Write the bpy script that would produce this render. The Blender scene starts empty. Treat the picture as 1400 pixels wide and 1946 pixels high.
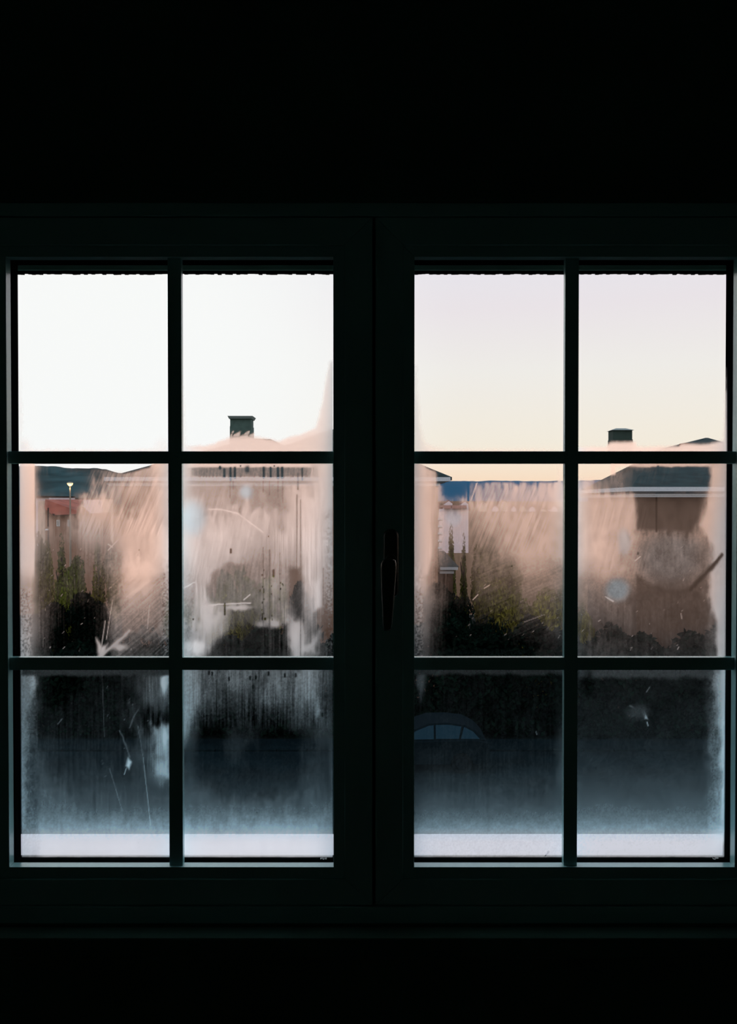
import bpy, bmesh, math, random
import numpy as np
from mathutils import Vector, Matrix

# ------------------------------------------------------------------ camera, sky, exposure
SC = bpy.context.scene
COL = SC.collection
F = 1600.0                      # focal length in pixels of the 1400x1946 frame
PITCH = math.radians(0.8)       # camera looks down a little
CZ = 1.5                        # eye height above the room's floor
cam_data = bpy.data.cameras.new('camera')
cam_data.sensor_fit = 'VERTICAL'
cam_data.sensor_height = 24.0
cam_data.lens = 24.0 * F / 1946.0
cam_data.clip_start = 0.05
cam_data.clip_end = 6000
cam = bpy.data.objects.new('camera', cam_data)
COL.objects.link(cam)
cam.location = (0, 0, CZ)
cam.rotation_euler = (math.radians(90) - PITCH, 0, 0)
SC.camera = cam

world = bpy.data.worlds.new('dusk_sky')
SC.world = world
world.use_nodes = True
wn, wl = world.node_tree.nodes, world.node_tree.links
wn.clear()
tc = wn.new('ShaderNodeTexCoord')
nrm = wn.new('ShaderNodeVectorMath'); nrm.operation = 'NORMALIZE'
wl.new(tc.outputs['Generated'], nrm.inputs[0])
sep = wn.new('ShaderNodeSeparateXYZ'); wl.new(nrm.outputs[0], sep.inputs[0])
ramp = wn.new('ShaderNodeValToRGB')
mr = wn.new('ShaderNodeMapRange')
mr.inputs['From Min'].default_value = -0.2; mr.inputs['From Max'].default_value = 1.0
wl.new(sep.outputs['Z'], mr.inputs['Value']); wl.new(mr.outputs[0], ramp.inputs['Fac'])
def rp(z): return (z + 0.2) / 1.2
stops = [(-0.2, (.10, .10, .10)), (-0.012, (.14, .13, .12)), (0.0, (.97, .66, .46)), (0.03, (.98, .77, .60)),
         (0.065, (.94, .85, .74)), (0.15, (.905, .86, .83)), (0.22, (.86, .79, .83)), (0.28, (.83, .80, .87)), (0.5, (.80, .80, .92)), (1.0, (.74, .80, .96))]
el = ramp.color_ramp.elements
el[0].position = rp(stops[0][0]); el[0].color = (*stops[0][1], 1)
el[1].position = rp(stops[-1][0]); el[1].color = (*stops[-1][1], 1)
for z, c in stops[1:-1]:
    e = el.new(rp(z)); e.color = (*c, 1)
# the glow of the sunset: a broad lobe towards the left of the view
dot = wn.new('ShaderNodeVectorMath'); dot.operation = 'DOT_PRODUCT'
g = Vector((-0.40, 1.0, 0.13)).normalized()
dot.inputs[1].default_value = g
wl.new(nrm.outputs[0], dot.inputs[0])
gm = wn.new('ShaderNodeMapRange'); gm.interpolation_type = 'SMOOTHSTEP'
gm.inputs['From Min'].default_value = 0.88; gm.inputs['From Max'].default_value = 0.985
wl.new(dot.outputs['Value'], gm.inputs['Value'])
up = wn.new('ShaderNodeMapRange'); up.interpolation_type = 'SMOOTHSTEP'
up.inputs['From Min'].default_value = 0.0; up.inputs['From Max'].default_value = 0.04
wl.new(sep.outputs['Z'], up.inputs['Value'])
mul = wn.new('ShaderNodeMath'); mul.operation = 'MULTIPLY'
wl.new(gm.outputs[0], mul.inputs[0]); wl.new(up.outputs[0], mul.inputs[1])
mix = wn.new('ShaderNodeMix'); mix.data_type = 'RGBA'
wl.new(mul.outputs[0], mix.inputs['Factor']); wl.new(ramp.outputs['Color'], mix.inputs[6])
mix.inputs[7].default_value = (.985, .975, .975, 1)
bg = wn.new('ShaderNodeBackground'); bg.inputs['Strength'].default_value = 1.0
wl.new(mix.outputs[2], bg.inputs['Color'])
wo = wn.new('ShaderNodeOutputWorld'); wl.new(bg.outputs[0], wo.inputs['Surface'])

SC.view_settings.view_transform = 'Standard'
SC.view_settings.look = 'None'
SC.view_settings.exposure = 0.0
SC.view_settings.gamma = 1.0
SC.view_settings.use_curve_mapping = False
SC.cycles.use_denoising = True
SC.cycles.transparent_max_bounces = 24
SC.cycles.max_bounces = 8
SC.cycles.sample_clamp_indirect = 4

# ------------------------------------------------------------------ helpers
CP, SP = math.cos(PITCH), math.sin(PITCH)
def P(px, py, Y):
    """World point at distance Y in front of the camera seen at a pixel of the photograph."""
    u, v = (px - 700.0) / F, (973.0 - py) / F
    dy = CP + v * SP; dz = -SP + v * CP
    return Vector((u / dy * Y, Y, CZ + dz / dy * Y))
def XX(px, Y, py=951): return P(px, py, Y).x
def ZZ(py, Y): return P(700, py, Y).z

def link(o, parent=None):
    COL.objects.link(o)
    if parent: o.parent = parent
    return o
def empty(name, loc=(0, 0, 0), parent=None):
    o = bpy.data.objects.new(name, None); o.location = loc
    o.empty_display_size = 0.1
    return link(o, parent)
def tag(o, label=None, cat=None, group=None, kind=None):
    if label: o['label'] = label
    if cat: o['category'] = cat
    if group: o['group'] = group
    if kind: o['kind'] = kind
    return o

class MB:
    """Collects shapes in world coordinates; build() makes ONE mesh object."""
    def __init__(s): s.v, s.f = [], []
    def add(s, vs, fs):
        n = len(s.v); s.v += [tuple(p) for p in vs]; s.f += [tuple(i + n for i in f) for f in fs]; return s
    def box(s, x0, x1, y0, y1, z0, z1):
        return s.add([(x0,y0,z0),(x1,y0,z0),(x1,y1,z0),(x0,y1,z0),(x0,y0,z1),(x1,y0,z1),(x1,y1,z1),(x0,y1,z1)],
                     [(0,3,2,1),(4,5,6,7),(0,1,5,4),(1,2,6,5),(2,3,7,6),(3,0,4,7)])
    def hexa(s, p):   # 8 points, bottom loop then top loop
        return s.add(p, [(0,3,2,1),(4,5,6,7),(0,1,5,4),(1,2,6,5),(2,3,7,6),(3,0,4,7)])
    def prism(s, base, top):
        n = len(base)
        return s.add(list(base) + list(top), [tuple(reversed(range(n))), tuple(range(n, 2*n))] +
                     [(i, (i+1) % n, n + (i+1) % n, n + i) for i in range(n)])
    def tube(s, a, b, r0, r1=None, n=10):
        a, b = Vector(a), Vector(b); r1 = r0 if r1 is None else r1
        d = (b - a).normalized(); u = d.orthogonal().normalized(); w = d.cross(u)
        ring = lambda c, r: [c + (u * math.cos(2*math.pi*i/n) + w * math.sin(2*math.pi*i/n)) * r for i in range(n)]
        return s.prism(ring(a, r0), ring(b, r1))
    def loft(s, rings):
        n = len(rings[0]); vs = [p for r in rings for p in r]; fs = []
        for k in range(len(rings) - 1):
            for i in range(n):
                j = (i + 1) % n
                fs.append((k*n+i, k*n+j, (k+1)*n+j, (k+1)*n+i))
        fs.append(tuple(reversed(range(n)))); fs.append(tuple(range((len(rings)-1)*n, len(rings)*n)))
        return s.add(vs, fs)
    def build(s, name, mat, parent=None, origin=None, bevel=0, smooth=False, seg=2):
        o0 = Vector(origin) if origin is not None else (parent_loc(parent) if parent else Vector((0,0,0)))
        me = bpy.data.meshes.new(name)
        me.from_pydata([tuple(Vector(p) - o0) for p in s.v], [], s.f)
        bm = bmesh.new(); bm.from_mesh(me)
        bmesh.ops.recalc_face_normals(bm, faces=bm.faces)
        if bevel:
            bmesh.ops.bevel(bm, geom=[e for e in bm.edges if e.calc_face_angle(0) > 0.5], offset=bevel, segments=seg, affect='EDGES', profile=0.6)
        bm.to_mesh(me); bm.free()
        if smooth:
            me.polygons.foreach_set('use_smooth', [True] * len(me.polygons))
        me.materials.append(mat)
        o = bpy.data.objects.new(name, me)
        link(o, parent)
        if parent is None: o.location = o0
        else: o.location = o0 - parent_loc(parent)
        return o
def parent_loc(p):
    l = Vector((0,0,0))
    while p is not None: l += p.location; p = p.parent
    return l

# ------------------------------------------------------------------ materials
def mat(name, col, rough=0.7, spec=0.3, var=0.0, scale=20, bump=0.0, bscale=60, col2=None, metal=0.0, stretch=None):
    m = bpy.data.materials.new(name); m.use_nodes = True
    n, l = m.node_tree.nodes, m.node_tree.links
    b = n['Principled BSDF']
    b.inputs['Roughness'].default_value = rough
    b.inputs['Specular IOR Level'].default_value = spec
    b.inputs['Metallic'].default_value = metal
    b.inputs['Base Color'].default_value = (*col, 1)
    t = n.new('ShaderNodeTexCoord'); mp = n.new('ShaderNodeMapping')
    l.new(t.outputs['Object'], mp.inputs['Vector'])
    if stretch: mp.inputs['Scale'].default_value = stretch
    if var or col2:
        no = n.new('ShaderNodeTexNoise'); no.inputs['Scale'].default_value = scale; no.inputs['Detail'].default_value = 5
        l.new(mp.outputs[0], no.inputs['Vector'])
        cr = n.new('ShaderNodeValToRGB')
        a = tuple(max(0, c * (1 - var)) for c in col); c2 = col2 or tuple(min(1, c * (1 + var)) for c in col)
        cr.color_ramp.elements[0].position = .35; cr.color_ramp.elements[1].position = .65
        cr.color_ramp.elements[0].color = (*a, 1); cr.color_ramp.elements[1].color = (*c2, 1)
        l.new(no.outputs['Fac'], cr.inputs['Fac']); l.new(cr.outputs['Color'], b.inputs['Base Color'])
    if bump:
        nb = n.new('ShaderNodeTexNoise'); nb.inputs['Scale'].default_value = bscale; nb.inputs['Detail'].default_value = 4
        l.new(mp.outputs[0], nb.inputs['Vector'])
        bp = n.new('ShaderNodeBump'); bp.inputs['Strength'].default_value = bump; bp.inputs['Distance'].default_value = 0.01
        l.new(nb.outputs['Fac'], bp.inputs['Height']); l.new(bp.outputs[0], b.inputs['Normal'])
    return m
M = {}
M['paint'] = mat('window_paint', (.42, .76, .78), rough=.20, spec=.9, var=.04, scale=9, bump=.04, bscale=180)
M['rubber'] = mat('black_rubber', (.006, .006, .006), rough=.8, spec=.1)
M['spacer'] = mat('black_spacer', (.0015, .0015, .002), rough=.9, spec=.0)
M['print'] = mat('white_print', (.75, .8, .8), rough=.6)
M['handle'] = mat('handle_metal', (.05, .065, .06), rough=.25, spec=.6, metal=0.3)
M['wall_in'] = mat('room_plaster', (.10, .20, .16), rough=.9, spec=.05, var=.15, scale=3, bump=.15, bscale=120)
M['room_far'] = mat('room_plaster_sides', (.34, .56, .48), rough=.9, spec=.05, var=.05, scale=3)
M['floor_in'] = mat('floor_boards', (.16, .13, .10), rough=.6, spec=.2, var=.3, scale=3, stretch=(8, .6, 1))
M['sill_stone'] = mat('pale_stone', (.90, .88, .93), rough=.6, spec=.3, var=.04, scale=14, bump=.1)
M['shutter'] = mat('shutter_green', (.10, .20, .16), rough=.5, spec=.3, var=.1, scale=8)
M['facade'] = mat('own_facade', (.45, .40, .35), rough=.9, var=.06, scale=2, bump=.3)
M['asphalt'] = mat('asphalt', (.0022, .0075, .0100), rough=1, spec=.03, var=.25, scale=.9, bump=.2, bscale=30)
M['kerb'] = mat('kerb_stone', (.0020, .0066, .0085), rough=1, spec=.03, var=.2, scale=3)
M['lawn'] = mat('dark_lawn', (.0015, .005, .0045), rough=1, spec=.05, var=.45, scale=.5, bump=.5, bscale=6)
M['fields'] = mat('far_fields', (.20, .115, .075), rough=1, spec=.0, var=.3, scale=.012, col2=(.13, .085, .05))
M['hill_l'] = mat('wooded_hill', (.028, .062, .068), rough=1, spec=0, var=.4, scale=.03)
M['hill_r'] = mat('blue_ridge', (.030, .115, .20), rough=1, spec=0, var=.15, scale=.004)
M['roof_dark'] = mat('dark_slate', (.016, .036, .038), rough=.8, spec=.12, var=.25, scale=2.2, bump=.4, bscale=9)
M['roof_red'] = mat('red_tiles', (.28, .075, .05), rough=.8, spec=.2, var=.25, scale=1.2, bump=.3, bscale=5)
M['roof_brown'] = mat('brown_tiles', (.22, .09, .06), rough=.8, spec=.2, var=.25, scale=.7)
M['wall_tan'] = mat('tan_render', (.30, .17, .11), rough=.92, spec=.1, var=.07, scale=1.3, bump=.2, bscale=14)
M['wall_brown'] = mat('brown_render', (.135, .085, .060), rough=.92, spec=.1, var=.08, scale=1.5, bump=.2, bscale=14)
M['wall_pale'] = mat('pale_render', (.75, .66, .70), rough=.9, var=.05, scale=.4)
M['wall_cream'] = mat('cream_render', (.62, .50, .40), rough=.9, var=.08, scale=.5)
M['gutter'] = mat('white_gutter', (.62, .68, .72), rough=.5, spec=.3, var=.05)
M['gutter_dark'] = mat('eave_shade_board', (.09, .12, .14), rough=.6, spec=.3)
M['chimney'] = mat('chimney_render', (.07, .12, .105), rough=.9, var=.15, scale=4, bump=.2)
M['chimney_warm'] = mat('chimney_render_warm', (.035, .06, .05), rough=.9, var=.15, scale=4)
M['cap'] = mat('chimney_cap', (.20, .26, .25), rough=.7, var=.1)
M['flatroof'] = mat('black_roofing', (.006, .008, .01), rough=.8, spec=.1)
M['metal'] = mat('lamp_post_metal', (.30, .27, .22), rough=.45, spec=.5, metal=.5)
M['bark'] = mat('bark', (.014, .012, .009), rough=1, spec=.05, var=.3, scale=6)
M['winglass'] = mat('dark_window_glass', (.25, .30, .30), rough=.15, spec=.6)
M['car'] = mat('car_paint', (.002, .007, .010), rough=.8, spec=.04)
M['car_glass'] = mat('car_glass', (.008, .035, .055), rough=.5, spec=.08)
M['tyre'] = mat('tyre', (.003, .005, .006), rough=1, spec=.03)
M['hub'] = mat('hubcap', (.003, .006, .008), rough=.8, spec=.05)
def leaf(name, c, c2):
    m = mat(name, c, rough=.9, spec=.0, var=.35, scale=1.4, col2=c2); return m
M['leaf_g'] = leaf('leaves_green', (.055, .075, .010), (.15, .18, .025))
M['leaf_o'] = leaf('leaves_olive', (.085, .080, .014), (.24, .21, .035))
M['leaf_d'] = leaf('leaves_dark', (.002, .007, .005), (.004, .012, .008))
lm = bpy.data.materials.new('lamp_glow'); lm.use_nodes = True
lb = lm.node_tree.nodes['Principled BSDF']; lb.inputs['Base Color'].default_value = (.9, .6, .3, 1)
lb.inputs['Emission Color'].default_value = (1, .62, .25, 1); lb.inputs['Emission Strength'].default_value = 2.6
M['glow'] = lm

def glass_material(name):
    m = bpy.data.materials.new(name); m.use_nodes = True
    n, l = m.node_tree.nodes, m.node_tree.links; n.clear()
    tr = n.new('ShaderNodeBsdfTransparent'); tr.inputs[0].default_value = (.992, .998, .995, 1)
    gl = n.new('ShaderNodeBsdfGlossy'); gl.inputs['Roughness'].default_value = 0.01
    fr = n.new('ShaderNodeFresnel'); fr.inputs['IOR'].default_value = 1.15
    mx = n.new('ShaderNodeMixShader'); out = n.new('ShaderNodeOutputMaterial')
    l.new(fr.outputs[0], mx.inputs[0]); l.new(tr.outputs[0], mx.inputs[1]); l.new(gl.outputs[0], mx.inputs[2])
    l.new(mx.outputs[0], out.inputs['Surface']); return m
M['glass'] = glass_material('clear_glass')

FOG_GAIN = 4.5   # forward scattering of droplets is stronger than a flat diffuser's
def fog_material():
    """Condensation: droplets that scatter what is behind the glass (rough refraction) and pass daylight (translucent).
    How thick the droplets lie is the painted 'film' attribute; the nodes add the droplets' grain."""
    m = bpy.data.materials.new('condensation'); m.use_nodes = True
    n, l = m.node_tree.nodes, m.node_tree.links; n.clear()
    at = n.new('ShaderNodeAttribute'); at.attribute_name = 'film'
    t = n.new('ShaderNodeTexCoord')
    no = n.new('ShaderNodeTexNoise'); no.inputs['Scale'].default_value = 900; no.inputs['Detail'].default_value = 2
    l.new(t.outputs['Object'], no.inputs['Vector'])
    a = n.new('ShaderNodeMath'); a.operation = 'SUBTRACT'; a.inputs[1].default_value = .5; l.new(no.outputs['Fac'], a.inputs[0])
    # grain is strongest where the film is half thick: g * 4 f (1 - f)
    inv = n.new('ShaderNodeMath'); inv.operation = 'SUBTRACT'; inv.inputs[0].default_value = 1.0; l.new(at.outputs['Fac'], inv.inputs[1])
    ff = n.new('ShaderNodeMath'); ff.operation = 'MULTIPLY'; l.new(at.outputs['Fac'], ff.inputs[0]); l.new(inv.outputs[0], ff.inputs[1])
    gg = n.new('ShaderNodeMath'); gg.operation = 'MULTIPLY'; l.new(a.outputs[0], gg.inputs[0]); l.new(ff.outputs[0], gg.inputs[1])
    g2 = n.new('ShaderNodeMath'); g2.operation = 'MULTIPLY_ADD'; g2.inputs[1].default_value = .35; g2.use_clamp = True
    l.new(gg.outputs[0], g2.inputs[0]); l.new(at.outputs['Fac'], g2.inputs[2])
    tr = n.new('ShaderNodeBsdfTransparent')
    rf = n.new('ShaderNodeBsdfRefraction'); rf.distribution = 'BECKMANN'
    rf.inputs['IOR'].default_value = 1.18; rf.inputs['Roughness'].default_value = .62
    tl = n.new('ShaderNodeBsdfTranslucent')
    # clean water droplets are faintly blue; the handled, never wiped-dry glass higher up carries a warm dust film
    du = n.new('ShaderNodeAttribute'); du.attribute_name = 'dust'
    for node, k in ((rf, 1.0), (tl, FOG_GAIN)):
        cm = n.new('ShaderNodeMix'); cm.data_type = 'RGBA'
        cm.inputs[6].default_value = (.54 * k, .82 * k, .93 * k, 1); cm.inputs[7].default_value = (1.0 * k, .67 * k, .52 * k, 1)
        l.new(du.outputs['Fac'], cm.inputs['Factor']); l.new(cm.outputs[2], node.inputs['Color'])
    m1 = n.new('ShaderNodeMixShader'); m1.inputs[0].default_value = .62
    l.new(rf.outputs[0], m1.inputs[1]); l.new(tl.outputs[0], m1.inputs[2])
    m2 = n.new('ShaderNodeMixShader'); l.new(g2.outputs[0], m2.inputs[0]); l.new(tr.outputs[0], m2.inputs[1]); l.new(m1.outputs[0], m2.inputs[2])
    out = n.new('ShaderNodeOutputMaterial'); l.new(m2.outputs[0], out.inputs['Surface'])
    return m
M['fog'] = fog_material()

# ------------------------------------------------------------------ the room
Y0 = 1.34                        # room-side surface of the glass
WY0, WY1 = Y0 - 0.03, Y0 + 0.09  # wall with the window in it
HX0, HX1 = XX(-75, Y0), XX(1495, Y0)
HZ0, HZ1 = ZZ(1740, Y0), ZZ(396, Y0)
def struct(o, label=None, cat=None):
    o['kind'] = 'structure'
    if label: o['label'] = label; o['category'] = cat
    return o
w = MB()
RX, RYB, RZ = 2.2, -2.4, 2.6
for (x0, x1, z0, z1) in ((-RX, HX0, 0, RZ), (HX1, RX, 0, RZ), (HX0, HX1, 0, HZ0), (HX0, HX1, HZ1, RZ)):
    w.box(x0, x1, WY0, WY1, z0, z1)
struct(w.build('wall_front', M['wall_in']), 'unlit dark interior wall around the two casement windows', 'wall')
GZ = CZ - 8.2                    # street level, two floors down
w = MB()
OX0, OX1, OZ0, OZ1 = HX0 - .1, HX1 + .1, HZ0 - .05, HZ1 + .1
for (x0, x1, z0, z1) in ((-7, OX0, GZ, 5), (OX1, 7, GZ, 5), (OX0, OX1, GZ, OZ0), (OX0, OX1, OZ1, 5)):
    w.box(x0, x1, WY1, WY1 + .06, z0, z1)
struct(w.build('wall_outer', M['facade']), 'outer facade skin of the room\'s own building', 'wall')
struct(MB().box(-RX - .1, -RX, RYB, WY0, 0, RZ).build('wall_left', M['room_far']), 'dark side wall left of the windows, unlit', 'wall')
struct(MB().box(RX, RX + .1, RYB, WY0, 0, RZ).build('wall_right', M['room_far']), 'dark side wall right of the windows, unlit', 'wall')
struct(MB().box(-RX, RX, RYB - .1, RYB, 0, RZ).build('wall_back', M['room_far']), 'dark wall behind the viewer', 'wall')
struct(MB().box(-RX, RX, RYB, WY1, -.1, 0).build('floor', M['floor_in']), 'dark board floor of the room', 'floor')
struct(MB().box(-RX, RX, RYB, WY1, RZ, RZ + .1).build('ceiling', M['room_far']), 'dark plaster ceiling of the room', 'ceiling')

# fixed frame around both casements (with the mullion strip behind the seam)
def rect_ring(mb, ox0, ox1, oz0, oz1, ix0, ix1, iz0, iz1, y0, y1):
    mb.prism([(ox0,y0,oz0),(ox1,y0,oz0),(ox1,y1,oz0),(ox0,y1,oz0)], [(ix0,y0,iz0),(ix1,y0,iz0),(ix1,y1,iz0),(ix0,y1,iz0)])
    mb.prism([(ix0,y0,iz1),(ix1,y0,iz1),(ix1,y1,iz1),(ix0,y1,iz1)], [(ox0,y0,oz1),(ox1,y0,oz1),(ox1,y1,oz1),(ox0,y1,oz1)])
    mb.prism([(ox0,y0,oz0),(ix0,y0,iz0),(ix0,y1,iz0),(ox0,y1,oz0)], [(ox0,y0,oz1),(ix0,y0,iz1),(ix0,y1,iz1),(ox0,y1,oz1)])
    mb.prism([(ix1,y0,iz0),(ox1,y0,oz0),(ox1,y1,oz0),(ix1,y1,iz0)], [(ix1,y0,iz1),(ox1,y0,oz1),(ox1,y1,oz1),(ix1,y1,iz1)])
YS = Y0 - .022                   # room-side face of the sashes
SZ0, SZ1 = ZZ(1720, YS), ZZ(413, YS)
SX = [(XX(-62, YS), XX(707.3, YS)), (XX(713.2, YS), XX(1482, YS))]
fr = MB()
rect_ring(fr, HX0, HX1, HZ0, HZ1, SX[0][0] - .001, SX[1][1] + .001, SZ0 - .001, SZ1 + .001, YS - .004, Y0 + .06)
struct(fr.build('trim_1', M['paint'], bevel=.0015), 'dark painted fixed frame around both casements', 'window frame')
struct(MB().box(SX[0][1] - .012, SX[1][0] + .012, Y0 + .034, Y0 + .058, SZ0, SZ1).build('trim_2', M['rubber']), 'narrow black seal closing the seam between the casements', 'seal')
sb = MB().box(HX0 - .05, HX1 + .05, WY0 - .035, WY0, HZ0 - .035, HZ0 - .002)
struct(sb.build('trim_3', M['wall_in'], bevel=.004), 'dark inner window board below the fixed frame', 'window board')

# ------------------------------------------------------------------ condensation maps (drawn in pixels of the photograph, lying on the glass)
class Film:
    def __init__(s, x0, x1, y0, y1, step, seed):
        s.nx, s.ny = int((x1 - x0) / step) + 1, int((y1 - y0) / step) + 1
        s.x, s.y = np.linspace(x0, x1, s.nx), np.linspace(y0, y1, s.ny)
        s.X, s.Y = np.meshgrid(s.x, s.y)
        s.rng = np.random.RandomState(seed)
        s.box_ = (x0, x1, y0, y1)
        s.wx = 7 * (s.fbm(26, 26, 3) - .5); s.wy = 7 * (s.fbm(26, 40, 3) - .5)
        s.en = (s.fbm(6, 30, 2) * .6 + s.fbm(11, 13, 2) * .4 - .5)
        s.D = np.zeros_like(s.X); s.T = np.ones_like(s.X)
    def noise(s, sx, sy, rot=0):
        c, q = math.cos(rot), math.sin(rot)
        xs = (s.X * c + s.Y * q) / sx; ys = (-s.X * q + s.Y * c) / sy
        xs -= xs.min() - 1; ys -= ys.min() - 1
        L = s.rng.rand(int(ys.max()) + 3, int(xs.max()) + 3)
        xi, yi = xs.astype(int), ys.astype(int); fx, fy = xs - xi, ys - yi
        fx = fx * fx * (3 - 2 * fx); fy = fy * fy * (3 - 2 * fy)
        return (L[yi, xi] * (1-fx) + L[yi, xi+1] * fx) * (1-fy) + (L[yi+1, xi] * (1-fx) + L[yi+1, xi+1] * fx) * fy
    def fbm(s, sx, sy, n=4, rot=0):
        t, a, k = 0, 1.0, 0
        for i in range(n):
            t = t + a * s.noise(sx / 2**i, sy / 2**i, rot); k += a; a *= .55
        return t / k
    @staticmethod
    def ss(a, b, x):
        t = np.clip((x - a) / (b - a + 1e-9), 0, 1); return t * t * (3 - 2 * t)
    def put(s, m, v, k=1.0):
        m = np.clip(m, 0, 1); m = np.clip(m + s.en * 3.2 * m * (1 - m), 0, 1) * k; s.D = s.D * (1 - m) + v * m; return s
    def tint(s, cx, cy, rx, ry, v):
        """less of the warm dust in this spot"""
        d = np.sqrt(((s.X + s.wx - cx) / rx) ** 2 + ((s.Y + s.wy - cy) / ry) ** 2); m = 1 - s.ss(.45, 1.35, d)
        s.T = s.T * (1 - m) + v * m; return s
    def all(s, v): s.D[:] = v; return s
    def rect(s, x0, x1, y0, y1, v, sx=6, sy=6, k=1.0, warp=1.0):
        X, Y = s.X + s.wx * warp, s.Y + s.wy * warp
        m = s.ss(x0 - sx, x0 + sx, X) * (1 - s.ss(x1 - sx, x1 + sx, X)) * s.ss(y0 - sy, y0 + sy, Y) * (1 - s.ss(y1 - sy, y1 + sy, Y))
        return s.put(m, v, k)
    def blob(s, cx, cy, rx, ry, v, rot=0, soft=.45, k=1.0, warp=1.6):
        X, Y = s.X + s.wx * warp - cx, s.Y + s.wy * warp - cy
        c, q = math.cos(math.radians(rot)), math.sin(math.radians(rot))
        d = np.sqrt(((X * c + Y * q) / rx) ** 2 + ((-X * q + Y * c) / ry) ** 2)
        soft = min(.95, soft * 1.7); return s.put(1 - s.ss(1 - soft, 1 + soft, d), v, k)
    def poly(s, pts, v, soft=5, k=1.0, warp=1.0):
        """polygon with soft edges"""
        X, Y = s.X + s.wx * warp, s.Y + s.wy * warp
        inside = np.zeros(X.shape, bool); dist = np.full(X.shape, 1e9); n = len(pts)
        for i in range(n):
            (xa, ya), (xb, yb) = pts[i], pts[(i+1) % n]
            c = ((ya > Y) != (yb > Y)); xi = (xb - xa) * (Y - ya) / ((yb - ya) if yb != ya else 1e-9) + xa
            inside ^= c & (X < xi)
            t = np.clip(((X-xa)*(xb-xa) + (Y-ya)*(yb-ya)) / ((xb-xa)**2 + (yb-ya)**2), 0, 1)
            dist = np.minimum(dist, np.hypot(X - xa - t*(xb-xa), Y - ya - t*(yb-ya)))
        sd = np.where(inside, dist, -dist)
        return s.put(s.ss(-soft * 1.9, soft * 1.9, sd), v, k)
    def line(s, xa, ya, xb, yb, w, v, k=1.0, w2=None, warp=0.0):
        X, Y = s.X + s.wx * warp, s.Y + s.wy * warp
        t = np.clip(((X-xa)*(xb-xa) + (Y-ya)*(yb-ya)) / ((xb-xa)**2 + (yb-ya)**2), 0, 1)
        d = np.hypot(X - xa - t*(xb-xa), Y - ya - t*(yb-ya)); w2 = w if w2 is None else w2
        ww = w + (w2 - w) * t
        return s.put(np.exp(-(d / ww) ** 2 * 1.2), v, k)
    def streaks(s, amp, sx, sy, rot, x0, x1, y0, y1, soft=20):
        """brush marks: add long thin noise inside a soft box"""
        m = s.ss(x0, x0 + soft, s.X) * (1 - s.ss(x1 - soft, x1, s.X)) * s.ss(y0, y0 + soft, s.Y) * (1 - s.ss(y1 - soft, y1, s.Y))
        nz = s.noise(sx, sy, math.radians(rot)) * .6 + s.noise(sx * .45, sy * .7, math.radians(rot)) * .4 - .5
        s.D = s.D + amp * .85 * nz * m * 2; return s
    def mottle(s, amp, sx, sy, n=2): s.D = s.D + amp * .7 * (s.fbm(sx, sy, n) - .5) * 2; return s
    def grain(s, amp, x0=None, x1=None, y0=None, y1=None, soft=14):
        x0, x1, y0, y1 = x0 or -99, x1 or 9999, y0 or -99, y1 or 9999
        m = s.ss(x0, x0 + soft, s.X) * (1 - s.ss(x1 - soft, x1, s.X)) * s.ss(y0, y0 + soft, s.Y) * (1 - s.ss(y1 - soft, y1, s.Y))
        s.D = s.D + amp * (.5 if amp < .2 else .75) * m * (s.noise(2.2, 2.6) - .5) * 2; return s
    def flecks(s, n, x0, x1, y0, y1, v, L=(3, 12), ang=(30, 70), w=(.7, 1.3)):
        for i in range(n):
            x, y = s.rng.uniform(x0, x1), s.rng.uniform(y0, y1); a = math.radians(s.rng.uniform(*ang)); l_ = s.rng.uniform(*L)
            s.line(x, y, x + l_ * math.cos(a), y - l_ * math.sin(a), s.rng.uniform(*w), v, k=s.rng.uniform(.4, 1))
        return s
    def drip(s, x, y0, y1, w, v=.05, k=1):
        return s.line(x, y0, x, y1, w, v, k)

# which pane is which: A B are the left casement's columns, C D the right one's; 1 2 3 are the rows from the top
FOG = {}
def fog(key):
    def deco(fn): FOG[key] = fn; return fn
    return deco
def chart(f, rows, x0, x1, y0, y1):
    """coarse survey of how densely the droplets lie (0 wiped clear .. 9 opaque), smoothly interpolated and torn along the drip direction"""
    G = np.array([[int(c) for c in r] for r in rows], float) / 9 * .97
    ny, nx = G.shape
    gx = np.clip((f.X + f.wx * 1.2 + f.en * 10 - x0) / (x1 - x0) * nx - .5, 0, nx - 1.001)
    gy = np.clip((f.Y + f.wy * 1.8 + f.en * 45 - y0) / (y1 - y0) * ny - .5, 0, ny - 1.001)
    xi, yi = gx.astype(int), gy.astype(int); fx, fy = gx - xi, gy - yi
    fx = fx * fx * (3 - 2 * fx) * .6 + fx * .4; fy = fy * fy * (3 - 2 * fy) * .6 + fy * .4
    f.D = (G[yi, xi] * (1-fx) + G[yi, xi+1] * fx) * (1-fy) + (G[yi+1, xi] * (1-fx) + G[yi+1, xi+1] * fx) * fy
    f.D = f.D + f.en * .30 * np.clip(4 * f.D * (1 - f.D), 0, 1)
def foot(f, k=1.0):
    """droplets thicken towards the bottom of the lowest panes"""
    nz = (f.fbm(7, 7, 4) - .5) * 13 + (f.fbm(70, 20, 2) - .5) * 10
    p = np.interp(f.Y + nz, [1300, 1400, 1450, 1500, 1530, 1552, 1568, 1580, 1592, 1612, 1628], [0, .02, .07, .17, .25, .35, .46, .56, .61, .63, .63]) * k
    p = p * (1 + (f.noise(2.4, 2.4) - .5) * .07)
    f.D = 1 - (1 - np.clip(f.D, 0, 1)) * (1 - p)
def cut(f):
    """nothing on the glass in front of the spacer"""
    f.D = f.D * (1 - f.ss(1627.5, 1630, f.Y + f.wy * .1))
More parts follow.
